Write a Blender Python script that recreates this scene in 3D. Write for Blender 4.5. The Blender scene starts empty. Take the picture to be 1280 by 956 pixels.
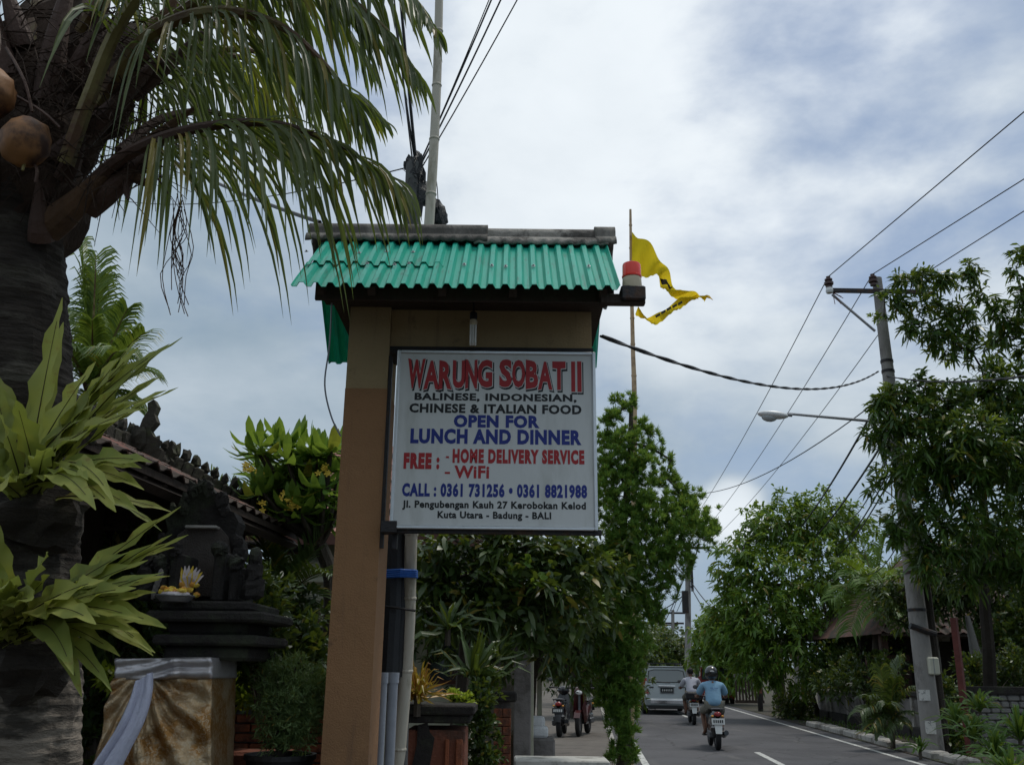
import bpy, math, random
import numpy as np
from mathutils import Vector, Matrix, noise as mnoise
random.seed(7); rng = np.random.default_rng(11)
SC = bpy.context.scene; COL = SC.collection
# ------------------------------------------------------------------ camera
F = 1160.0; PITCH = math.radians(17.0); ROLL = 0.011; EYE = Vector((0, 0, 1.58))
_f = Vector((0, math.cos(PITCH), math.sin(PITCH))); _u0 = Vector((0, -math.sin(PITCH), math.cos(PITCH))); _r0 = Vector((1, 0, 0))
_u = _u0*math.cos(ROLL) - _r0*math.sin(ROLL); _r = _r0*math.cos(ROLL) + _u0*math.sin(ROLL)
cam = bpy.data.cameras.new('camera'); camo = bpy.data.objects.new('camera', cam); COL.objects.link(camo)
cam.sensor_width = 36; cam.lens = 36*F/1280; cam.clip_start = 0.05; cam.clip_end = 3000
m = Matrix((( _r.x, _u.x, -_f.x, EYE.x), (_r.y, _u.y, -_f.y, EYE.y), (_r.z, _u.z, -_f.z, EYE.z), (0, 0, 0, 1)))
camo.matrix_world = m; SC.camera = camo
SC.render.resolution_x = 1024; SC.render.resolution_y = 764
SC.view_settings.view_transform = 'Standard'; SC.view_settings.look = 'None'; SC.view_settings.gamma = 1
SC.view_settings.exposure = 0.0
try:
    SC.cycles.max_bounces = 6; SC.cycles.transparent_max_bounces = 6; SC.cycles.diffuse_bounces = 3
    SC.cycles.use_denoising = True; SC.cycles.sample_clamp_indirect = 4
except Exception: pass

def D(px, py): return _f + _r*((px-640)/F) + _u*((478-py)/F)
def P(px, py, Y):
    d = D(px, py); return EYE + d*(Y/d.y)
def G(px, py, z=0.0):
    d = D(px, py); return EYE + d*((z-EYE.z)/d.z)
# ------------------------------------------------------------------ node helper
class NT:
    def __init__(s, tree): s.t = tree; s.n = tree.nodes; s.l = tree.links
    def add(s, typ, ins=None, **kw):
        n = s.n.new(typ)
        for k, v in kw.items(): setattr(n, k, v)
        for k, v in (ins or {}).items():
            if isinstance(v, bpy.types.NodeSocket): s.l.new(v, n.inputs[k])
            else: n.inputs[k].default_value = v
        return n
    def math(s, op, a, b=None, c=None, clamp=False):
        n = s.n.new('ShaderNodeMath'); n.operation = op; n.use_clamp = clamp
        for i, v in enumerate((a, b, c)):
            if v is None: continue
            if isinstance(v, bpy.types.NodeSocket): s.l.new(v, n.inputs[i])
            else: n.inputs[i].default_value = v
        return n.outputs[0]
    def mix(s, fac, a, b, blend='MIX'):
        n = s.n.new('ShaderNodeMix'); n.data_type = 'RGBA'; n.blend_type = blend
        for i, v in ((0, fac), (6, a), (7, b)):
            if isinstance(v, bpy.types.NodeSocket): s.l.new(v, n.inputs[i])
            else: n.inputs[i].default_value = v if i == 0 else (tuple(v)+(1,) if len(v) == 3 else v)
        return n.outputs[2]
    def noise(s, scale, detail=4, vec=None, rough=.55, dist=0.0):
        n = s.add('ShaderNodeTexNoise', {'Scale': scale, 'Detail': detail, 'Roughness': rough, 'Distortion': dist})
        if vec is not None: s.l.new(vec, n.inputs['Vector'])
        return n.outputs['Fac']
    def smooth(s, v, a, b, lo=0.0, hi=1.0):
        n = s.add('ShaderNodeMapRange', {'Value': v, 'From Min': a, 'From Max': b, 'To Min': lo, 'To Max': hi}); n.interpolation_type = 'SMOOTHSTEP'
        return n.outputs[0]
# ------------------------------------------------------------------ sky, sun
SUN_EL, SUN_AZ = math.radians(66), math.radians(52)      # azimuth measured from the view heading (+Y) towards +X
w = bpy.data.worlds.new('World'); SC.world = w; w.use_nodes = True
nt = NT(w.node_tree); nt.n.clear()
sky = nt.add('ShaderNodeTexSky'); sky.sky_type = 'NISHITA'; sky.sun_disc = False; sky.sun_elevation = SUN_EL; sky.sun_rotation = SUN_AZ
sky.air_density = 1.0; sky.dust_density = 1.5; sky.ozone_density = 1.5
tc = nt.add('ShaderNodeTexCoord'); dirv = tc.outputs['Generated']
sep = nt.add('ShaderNodeSeparateXYZ', {0: dirv})
zz = nt.math('ADD', nt.math('MAXIMUM', sep.outputs[2], 0.0), 0.22)
cx = nt.math('DIVIDE', sep.outputs[0], zz); cy = nt.math('DIVIDE', sep.outputs[1], zz)
cv = nt.add('ShaderNodeMapping', {'Vector': dirv, 'Location': (3.1, 1.7, .4), 'Scale': (1.0, 1.0, 1.9)}).outputs[0]
def lobe(px, py, r):                                      # soft cloud lobe round a direction, r in radians
    d = D(px, py).normalized()
    dp = nt.add('ShaderNodeVectorMath', {0: dirv, 1: tuple(d)}, operation='DOT_PRODUCT').outputs['Value']
    return nt.smooth(dp, math.cos(r), 1.0)
n1 = nt.noise(2.6, 7, cv, .52, .15); n2 = nt.noise(5.0, 6, cv, .54, .1); n3 = nt.noise(0.55, 3, cv, .5)
blue = nt.math('MULTIPLY', lobe(1180, 40, .36), .55)
blue = nt.math('ADD', blue, nt.math('MULTIPLY', lobe(960, 720, .22), .62))
blue = nt.math('ADD', blue, nt.math('MULTIPLY', lobe(1220, 420, .16), .28))
blue = nt.math('ADD', blue, nt.math('MULTIPLY', lobe(480, 40, .10), .38))
cov = nt.math('ADD', nt.math('ADD', nt.math('MULTIPLY', n2, 2.2), -.22), nt.math('MULTIPLY', blue, -1.0))
cov = nt.math('ADD', cov, nt.math('MULTIPLY', lobe(915, 642, .05), .9))
cov = nt.smooth(cov, -.1, .95)
br = nt.math('ADD', nt.math('MULTIPLY', n1, 1.35), -.80)
br = nt.math('ADD', br, nt.math('MULTIPLY', lobe(670, 0, .50), .56))
br = nt.math('ADD', br, nt.math('MULTIPLY', lobe(915, 642, .045), .5))
br = nt.math('ADD', nt.math('ADD', br, nt.math('MULTIPLY', sep.outputs[2], .62)), nt.math('MULTIPLY', lobe(1120, 260, .34), .22))
br = nt.smooth(nt.math('ADD', br, nt.math('MULTIPLY', n2, .5)), -.05, 1.12)
cloud = nt.mix(br, (2.6, 3.55, 4.45), (8.7, 9.3, 9.8))
skyc = nt.mix(.6, sky.outputs[0], (2.9, 4.0, 5.8))
colr = nt.mix(cov, skyc, cloud)
bg = nt.add('ShaderNodeBackground', {'Color': colr, 'Strength': 0.1})
wo = nt.add('ShaderNodeOutputWorld'); nt.l.new(bg.outputs[0], wo.inputs[0])
sl = bpy.data.lights.new('sun', 'SUN'); sl.energy = 1.5; sl.angle = math.radians(10); sl.color = (1, .95, .87)
so = bpy.data.objects.new('sun', sl); COL.objects.link(so)
sd = Vector((math.sin(SUN_AZ)*math.cos(SUN_EL), math.cos(SUN_AZ)*math.cos(SUN_EL), math.sin(SUN_EL)))
so.rotation_euler = sd.to_track_quat('Z', 'Y').to_euler(); so.location = (0, 0, 40)
# ------------------------------------------------------------------ materials
MATS = {}
def mat(name, col, rough=.6, var=.2, scale=6, bump=.15, metal=0, spec=.4, col2=None, f2=(.5, .65), scale2=2.0, coat=0, trans=0, emit=None, vcol=None, stretch=None, bscale=None):
    m = bpy.data.materials.new(name); m.use_nodes = True; t = NT(m.node_tree); t.n.clear()
    co = t.add('ShaderNodeTexCoord').outputs['Object']
    if stretch: co = t.add('ShaderNodeMapping', {'Vector': co, 'Scale': stretch}).outputs[0]
    n = t.noise(scale, 5, co)
    c = t.mix(n, [x*(1-var*1.6) for x in col], [min(1, x*(1+var*1.6)) for x in col])
    if col2 is not None:
        k = t.smooth(t.noise(scale2, 6, co, .65), f2[0], f2[1]); c = t.mix(k, c, col2)
    b = t.add('ShaderNodeBsdfPrincipled', {'Base Color': c, 'Roughness': rough, 'Metallic': metal, 'Specular IOR Level': spec})
    if coat: b.inputs['Coat Weight'].default_value = coat; b.inputs['Coat Roughness'].default_value = .08
    if bump:
        bp = t.add('ShaderNodeBump', {'Strength': min(1, bump*2), 'Distance': .02, 'Height': t.noise(bscale or scale*4, 5, co, .65)}); t.l.new(bp.outputs[0], b.inputs['Normal'])
    o = t.add('ShaderNodeOutputMaterial'); t.l.new(b.outputs[0], o.inputs[0]); MATS[name] = m; return m
def leafmat(name, c1, c2, c3=None, rough=.42, trans=.3, spec=.45, dry=0.03):
    m = bpy.data.materials.new(name); m.use_nodes = True; t = NT(m.node_tree); t.n.clear()
    g = t.add('ShaderNodeNewGeometry').outputs['Random Per Island']
    ob = t.add('ShaderNodeObjectInfo').outputs['Random']
    r = t.math('FRACT', t.math('ADD', g, ob))
    co = t.add('ShaderNodeTexCoord').outputs['Object']
    c = t.mix(r, c1, c2)
    c = t.mix(t.smooth(t.noise(1.3, 3, co), .35, .7, 0, .6), c, c3 or c2)
    if dry: c = t.mix(t.math('GREATER_THAN', t.math('FRACT', t.math('MULTIPLY', r, 17.3)), 1-dry), c, (.22, .17, .03))
    b = t.add('ShaderNodeBsdfPrincipled', {'Base Color': c, 'Roughness': rough, 'Specular IOR Level': spec})
    tr = t.add('ShaderNodeBsdfTranslucent', {'Color': t.mix(.55, c, (.35, .45, .04), 'MIX')})
    mx = t.add('ShaderNodeMixShader', {0: trans, 1: b.outputs[0], 2: tr.outputs[0]})
    o = t.add('ShaderNodeOutputMaterial'); t.l.new(mx.outputs[0], o.inputs[0]); MATS[name] = m; return m
M = MATS
def asphalt():
    m = bpy.data.materials.new('asphalt'); m.use_nodes = True; t = NT(m.node_tree); t.n.clear(); co = t.add('ShaderNodeTexCoord').outputs['Object']
    c = t.mix(t.noise(60, 4, co, .7), (.062, .060, .065), (.098, .095, .100)); c = t.mix(t.smooth(t.noise(.55, 6, co, .6), .42, .62), c, (.058, .056, .060))
    c = t.mix(t.smooth(t.noise(2.2, 6, t.add('ShaderNodeMapping', {'Vector': co, 'Scale': (1, .18, 1)}).outputs[0], .6), .55, .72, 0, .6), c, (.13, .125, .12))
    v = t.add('ShaderNodeTexVoronoi', {'Scale': .55, 'Vector': t.add('ShaderNodeMixRGB', {0: .25, 1: co, 2: t.add('ShaderNodeTexNoise', {'Scale': 3.0, 'Vector': co}).outputs['Color']}).outputs[0]}, feature='DISTANCE_TO_EDGE').outputs[0]
    c = t.mix(t.smooth(v, .0, .012, .75, 0), c, (.02, .02, .02))
    b = t.add('ShaderNodeBsdfPrincipled', {'Base Color': c, 'Roughness': .86}); bp = t.add('ShaderNodeBump', {'Strength': .8, 'Distance': .01, 'Height': t.noise(90, 4, co, .7)}); t.l.new(bp.outputs[0], b.inputs['Normal'])
    o = t.add('ShaderNodeOutputMaterial'); t.l.new(b.outputs[0], o.inputs[0]); MATS['asphalt'] = m
asphalt()
mat('road_paint', (.52, .52, .49), .75, .15, 20, .1, col2=(.14, .14, .14), f2=(.52, .62), scale2=9)
mat('pavement', (.115, .10, .085), .9, .25, 4, .3, col2=(.07, .06, .05), scale2=1.2)
mat('soil', (.055, .045, .032), .95, .4, 3, .5, col2=(.035, .05, .018), scale2=1.5)
mat('kerb_concrete', (.36, .34, .31), .85, .2, 5, .3, col2=(.16, .14, .12), scale2=3)
mat('white_kerb', (.55, .54, .50), .8, .15, 6, .2, col2=(.3, .29, .26), scale2=4)
def render_mat(name, c1, stain):
    m = bpy.data.materials.new(name); m.use_nodes = True; t = NT(m.node_tree); t.n.clear(); co = t.add('ShaderNodeTexCoord').outputs['Object']
    c = t.mix(t.noise(2.2, 6, co, .6), [x*.82 for x in c1], [x*1.12 for x in c1])
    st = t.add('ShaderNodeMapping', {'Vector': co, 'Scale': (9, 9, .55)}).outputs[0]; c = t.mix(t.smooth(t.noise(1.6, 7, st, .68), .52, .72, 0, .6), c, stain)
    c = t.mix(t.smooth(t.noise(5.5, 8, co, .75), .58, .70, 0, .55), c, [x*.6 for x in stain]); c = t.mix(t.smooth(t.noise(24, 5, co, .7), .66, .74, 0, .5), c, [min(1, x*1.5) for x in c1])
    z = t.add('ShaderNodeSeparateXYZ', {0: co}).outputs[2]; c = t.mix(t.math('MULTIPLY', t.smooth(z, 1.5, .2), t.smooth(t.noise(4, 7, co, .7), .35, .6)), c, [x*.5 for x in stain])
    b = t.add('ShaderNodeBsdfPrincipled', {'Base Color': c, 'Roughness': .9}); bp = t.add('ShaderNodeBump', {'Strength': .6, 'Distance': .012, 'Height': t.math('ADD', t.noise(90, 5, co, .6), t.math('MULTIPLY', t.noise(7, 4, co), 1.5))}); t.l.new(bp.outputs[0], b.inputs['Normal'])
    o = t.add('ShaderNodeOutputMaterial'); t.l.new(b.outputs[0], o.inputs[0]); MATS[name] = m
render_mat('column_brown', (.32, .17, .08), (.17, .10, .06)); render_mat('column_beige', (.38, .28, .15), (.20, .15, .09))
mat('iron', (.035, .033, .035), .55, .3, 10, .2, metal=.4, col2=(.07, .04, .025), scale2=6)
mat('dark_wood', (.045, .03, .022), .75, .3, 8, .3, stretch=(1, 1, .2))
mat('alu', (.62, .63, .64), .35, .05, 10, .05, metal=.8)
mat('sign_white', (.62, .635, .63), .38, .03, 2, .03, spec=.4, col2=(.50, .51, .49), scale2=2.2, f2=(.48, .75), stretch=(2.2, 1, .5), bscale=2.5)
mat('ink_red', (.38, .02, .025), .5, .06, 9, 0); mat('ink_black', (.012, .014, .016), .5, .1, 9, 0); mat('ink_blue', (.012, .028, .22), .5, .06, 9, 0)
mat('ridge_cement', (.10, .092, .082), .9, .35, 5, .5, col2=(.23, .215, .19), scale2=2.2, stretch=(1, 1, .35))
mat('ridge_cement_pale', (.30, .28, .25), .9, .3, 5, .5, col2=(.10, .09, .08), scale2=4, f2=(.5, .62))
def sheet_mat():
    m = bpy.data.materials.new('green_sheet'); m.use_nodes = True; t = NT(m.node_tree); t.n.clear()
    co = t.add('ShaderNodeTexCoord').outputs['Object']
    st = t.add('ShaderNodeMapping', {'Vector': co, 'Scale': (9, 1.2, 1.2)}).outputs[0]
    c = t.mix(t.noise(3, 5, st), (.01, .46, .32), (.05, .66, .50))
    c = t.mix(t.smooth(t.noise(3.5, 7, st, .7), .50, .72, 0, .75), c, (.09, .22, .16))
    c = t.mix(t.smooth(t.noise(14, 6, co, .75), .60, .72, 0, .6), c, (.07, .085, .06))
    b = t.add('ShaderNodeBsdfPrincipled', {'Base Color': c, 'Roughness': .34, 'Specular IOR Level': .55})
    tr = t.add('ShaderNodeBsdfTranslucent', {'Color': (.02, .42, .27, 1)})
    mx = t.add('ShaderNodeMixShader', {0: .3, 1: b.outputs[0], 2: tr.outputs[0]})
    o = t.add('ShaderNodeOutputMaterial'); t.l.new(mx.outputs[0], o.inputs[0]); MATS['green_sheet'] = m
sheet_mat()
mat('beacon_red', (.85, .035, .015), .25, .05, 5, 0, spec=.6); mat('cream_plastic', (.55, .48, .34), .5, .1, 8, .05)
mat('bulb', (.75, .75, .72), .3, .03, 8, 0)
mat('bamboo', (.50, .46, .38), .6, .15, 5, .15, col2=(.30, .27, .2), scale2=5, stretch=(1, 1, .3))
mat('bamboo_tan', (.50, .36, .22), .6, .15, 5, .15, col2=(.3, .2, .12), scale2=4)
mat('post_dark', (.10, .10, .10), .8, .3, 6, .3, col2=(.05, .05, .05))
mat('black_rubber', (.010, .010, .012), .5, .2, 10, .1); mat('blue_tape', (.01, .10, .42), .5, .1, 10, .2)
mat('pipe_grey', (.28, .30, .34), .5, .15, 6, .1); mat('tar', (.02, .022, .025), .45, .3, 14, .5)
mat('concrete_pole', (.27, .255, .24), .9, .2, 5, .5, col2=(.11, .10, .095), scale2=3.2, f2=(.5, .72), stretch=(1, 1, .4))
mat('insulator', (.09, .05, .045), .25, .1, 8, 0); mat('galv', (.33, .34, .36), .5, .1, 8, .1, metal=.5)
mat('rust_red', (.12, .03, .024), .7, .3, 9, .2); mat('lamp_white', (.72, .73, .73), .35, .04, 6, 0); mat('lamp_glass', (.42, .45, .46), .12, .05, 6, 0, spec=.8)
mat('paper', (.60, .59, .56), .8, .1, 20, .1, col2=(.2, .2, .2), scale2=22, f2=(.56, .6)); mat('meter_box', (.55, .54, .44), .6, .06, 6, .05)
mat('palm_trunk', (.035, .027, .021), .95, .45, 9, .8, col2=(.085, .075, .06), scale2=3, stretch=(1, 1, 3))
mat('palm_trunk_pale', (.22, .185, .15), .95, .3, 7, .8, col2=(.05, .042, .034), scale2=2.6, f2=(.5, .58), stretch=(.6, .6, 1.6))
mat('fibre', (.10, .055, .03), .95, .4, 12, .7, stretch=(1, 1, .25)); mat('petiole', (.19, .16, .055), .55, .25, 5, .2, col2=(.10, .05, .025), scale2=3, f2=(.42, .6))
mat('fibre_dark', (.045, .027, .018), .95, .4, 12, .7, stretch=(1, 1, .25)); mat('petiole_brown', (.065, .034, .024), .7, .25, 5, .3)
mat('coconut', (.26, .12, .045), .6, .22, 5, .1, col2=(.045, .02, .014), scale2=4.5, f2=(.42, .6))
mat('bark', (.085, .07, .055), .95, .35, 8, .7, stretch=(1, 1, .3)); mat('bark_dark', (.035, .028, .022), .95, .35, 8, .7)
mat('volcanic', (.03, .026, .024), .95, .35, 9, .7, col2=(.05, .055, .035), scale2=3); mat('shrine_panel', (.12, .10, .09), .95, .2, 22, .6)
mat('terracotta', (.21, .075, .045), .9, .25, 6, .5, col2=(.10, .05, .035), scale2=3.0); mat('brick_orange', (.30, .095, .045), .9, .25, 9, .4, col2=(.10, .045, .03), scale2=2.5)
mat('tile_red', (.24, .085, .06), .85, .3, 3, .3, col2=(.06, .045, .035), scale2=2.2, f2=(.42, .6)); mat('tile_dark', (.11, .055, .042), .85, .35, 3, .3, col2=(.04, .035, .028), scale2=2.5, f2=(.42, .6)); mat('tile_moss', (.05, .045, .035), .95, .3, 5, .4, col2=(.07, .075, .04), scale2=6)  # tile_dark is red tile with the roof's shade put into its colour
mat('tile_pink', (.34, .17, .14), .85, .25, 2, .2, col2=(.2, .11, .09), scale2=5)
mat('wall_cream', (.48, .47, .36), .9, .08, 3, .15, col2=(.36, .35, .26), scale2=1.5); mat('door_brown', (.08, .03, .02), .6, .2, 6, .1)
mat('glass_dark', (.03, .04, .05), .06, .02, 2, 0, spec=.9); mat('wall_grey', (.22, .20, .19), .92, .25, 3, .4, col2=(.11, .10, .09), scale2=1.6, f2=(.42, .6))
mat('stone_pale', (.22, .21, .20), .9, .2, 5, .4); mat('white_block', (.72, .72, .72), .8, .08, 6, .3)
mat('flag_mark', (.05, .04, .02), .8, .2, 8, .1)
mat('petal_white', (.75, .65, .65), .6, .1, 8, 0); mat('petal_yellow', (.85, .60, .08), .6, .1, 8, 0); mat('offering_orange', (.80, .35, .06), .6, .25, 20, .2); mat('tray_metal', (.35, .35, .36), .35, .1, 8, .1, metal=.7)
mat('car_silver', (.33, .355, .36), .28, .03, 4, 0, metal=.55, coat=.6); mat('car_red', (.35, .03, .025), .3, .05, 4, 0, coat=.6); mat('car_white', (.6, .62, .62), .3, .03, 4, 0, coat=.5)
mat('car_trim', (.03, .03, .032), .6, .1, 8, .1); mat('tail_red', (.30, .015, .015), .2, .05, 8, 0, spec=.8); mat('chrome', (.8, .8, .82), .12, .02, 4, 0, metal=1)
mat('tail_clear', (.7, .7, .7), .15, .02, 4, 0, spec=.8)
mat('car_glass', (.10, .13, .14), .08, .03, 2, 0, spec=.9); mat('plate_black', (.02, .022, .025), .4, .05, 8, 0); mat('plate_white', (.62, .63, .62), .5, .03, 8, 0); mat('tyre', (.014, .014, .015), .8, .15, 30, .2)
mat('shirt_blue', (.19, .34, .48), .85, .08, 12, .3, bscale=14); mat('shirt_grey', (.46, .46, .52), .85, .06, 12, .3, bscale=14); mat('shorts', (.17, .16, .13), .9, .1, 12, .3); mat('skin', (.17, .085, .055), .55, .06, 12, .05)
mat('helmet', (.012, .012, .013), .2, .05, 8, 0, spec=.6, coat=.4); mat('hair', (.012, .010, .010), .6, .2, 40, .3); mat('sandal', (.03, .025, .02), .8, .1, 9, .1)
mat('bike_black', (.015, .015, .017), .25, .08, 8, 0, coat=.5); mat('bike_red', (.06, .010, .010), .3, .06, 8, 0, coat=.5); mat('bike_grey', (.09, .09, .095), .45, .1, 8, .05, metal=.4)
mat('lilac_cloth', (.52, .53, .66), .7, .08, 10, .3, bscale=30); mat('pot_black', (.02, .02, .022), .6, .1, 8, .1)
mat('hill_far', (.06, .085, .055), .95, .2, .1, 0)
def brocade():
    m = bpy.data.materials.new('brocade'); m.use_nodes = True; t = NT(m.node_tree); t.n.clear()
    co = t.add('ShaderNodeTexCoord').outputs['Object']
    c = t.mix(t.smooth(t.noise(7, 5, co), .4, .62), (.30, .145, .035), (.42, .30, .17))
    k = t.smooth(t.noise(38, 3, co, .6, 1.2), .50, .56, 0, .4)
    c = t.mix(k, c, (.55, .46, .34))
    b = t.add('ShaderNodeBsdfPrincipled', {'Base Color': c, 'Roughness': .36, 'Metallic': .55})
    bp = t.add('ShaderNodeBump', {'Strength': .5, 'Distance': .01, 'Height': t.noise(60, 3, co)}); t.l.new(bp.outputs[0], b.inputs['Normal'])
    o = t.add('ShaderNodeOutputMaterial'); t.l.new(b.outputs[0], o.inputs[0]); MATS['brocade'] = m
brocade()
mat('silver_satin', (.52, .49, .50), .3, .15, 9, .2, metal=.6, bscale=20)
leafmat('leaf_mango', (.028, .075, .012), (.065, .13, .022), (.045, .10, .025), .35, .25)
leafmat('leaf_mango_young', (.16, .24, .035), (.26, .30, .06), None, .4, .35)
leafmat('leaf_bright', (.07, .16, .018), (.15, .26, .035), (.04, .10, .014), .45, .35)
leafmat('leaf_dark', (.018, .042, .010), (.045, .085, .02), (.06, .10, .02), .4, .2, dry=.05)
leafmat('leaf_cedar', (.10, .22, .045), (.20, .35, .08), (.11, .22, .045), .7, .4, spec=.2, dry=.04)
leafmat('leaf_frangipani', (.06, .14, .025), (.15, .28, .05), None, .42, .4, dry=.04)
leafmat('leaf_coconut', (.035, .065, .018), (.10, .13, .035), (.06, .075, .028), .42, .32, dry=.08)
leafmat('leaf_coconut_yellow', (.30, .34, .03), (.45, .42, .05), None, .45, .5, dry=.02)
leafmat('leaf_palm', (.05, .11, .02), (.12, .19, .04), None, .4, .3)
leafmat('leaf_croton', (.42, .14, .03), (.55, .30, .05), (.20, .22, .03), .4, .3)
leafmat('leaf_yellow', (.45, .45, .03), (.30, .42, .04), None, .4, .4, dry=0)
leafmat('leaf_bush', (.09, .15, .055), (.16, .24, .085), None, .6, .25, dry=.02)
leafmat('leaf_grass', (.03, .08, .015), (.07, .15, .025), None, .45, .3)
def fernmat():
    m = bpy.data.materials.new('leaf_fern'); m.use_nodes = True; t = NT(m.node_tree); t.n.clear()
    ob = t.add('ShaderNodeObjectInfo').outputs['Random']; co = t.add('ShaderNodeTexCoord').outputs['Object']
    c = t.mix(ob, (.20, .25, .06), (.33, .35, .085)); c = t.mix(t.smooth(t.noise(9, 5, co), .5, .75, 0, .5), c, (.36, .31, .06))
    c = t.mix(t.smooth(t.noise(11, 6, co, .75), .58, .68, 0, .75), c, (.20, .12, .035))
    b = t.add('ShaderNodeBsdfPrincipled', {'Base Color': c, 'Roughness': .62})
    tr = t.add('ShaderNodeBsdfTranslucent', {'Color': t.mix(.5, c, (.45, .50, .06))})
    mx = t.add('ShaderNodeMixShader', {0: .4, 1: b.outputs[0], 2: tr.outputs[0]})
    o = t.add('ShaderNodeOutputMaterial'); t.l.new(mx.outputs[0], o.inputs[0]); MATS['leaf_fern'] = m
def flagmat():
    m = bpy.data.materials.new('flag_yellow'); m.use_nodes = True; t = NT(m.node_tree); t.n.clear(); co = t.add('ShaderNodeTexCoord').outputs['Object']
    c = t.mix(t.smooth(t.noise(4, 5, co), .5, .75, 0, .5), (.88, .68, .03), (.6, .42, .03)); d = t.add('ShaderNodeBsdfDiffuse', {'Color': c}); tr = t.add('ShaderNodeBsdfTranslucent', {'Color': c})
    mx = t.add('ShaderNodeMixShader', {0: .45, 1: d.outputs[0], 2: tr.outputs[0]}); o = t.add('ShaderNodeOutputMaterial'); t.l.new(mx.outputs[0], o.inputs[0]); MATS['flag_yellow'] = m
flagmat()
fernmat(); mat('midrib', (.04, .03, .012), .7, .1, 8, 0)
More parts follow.
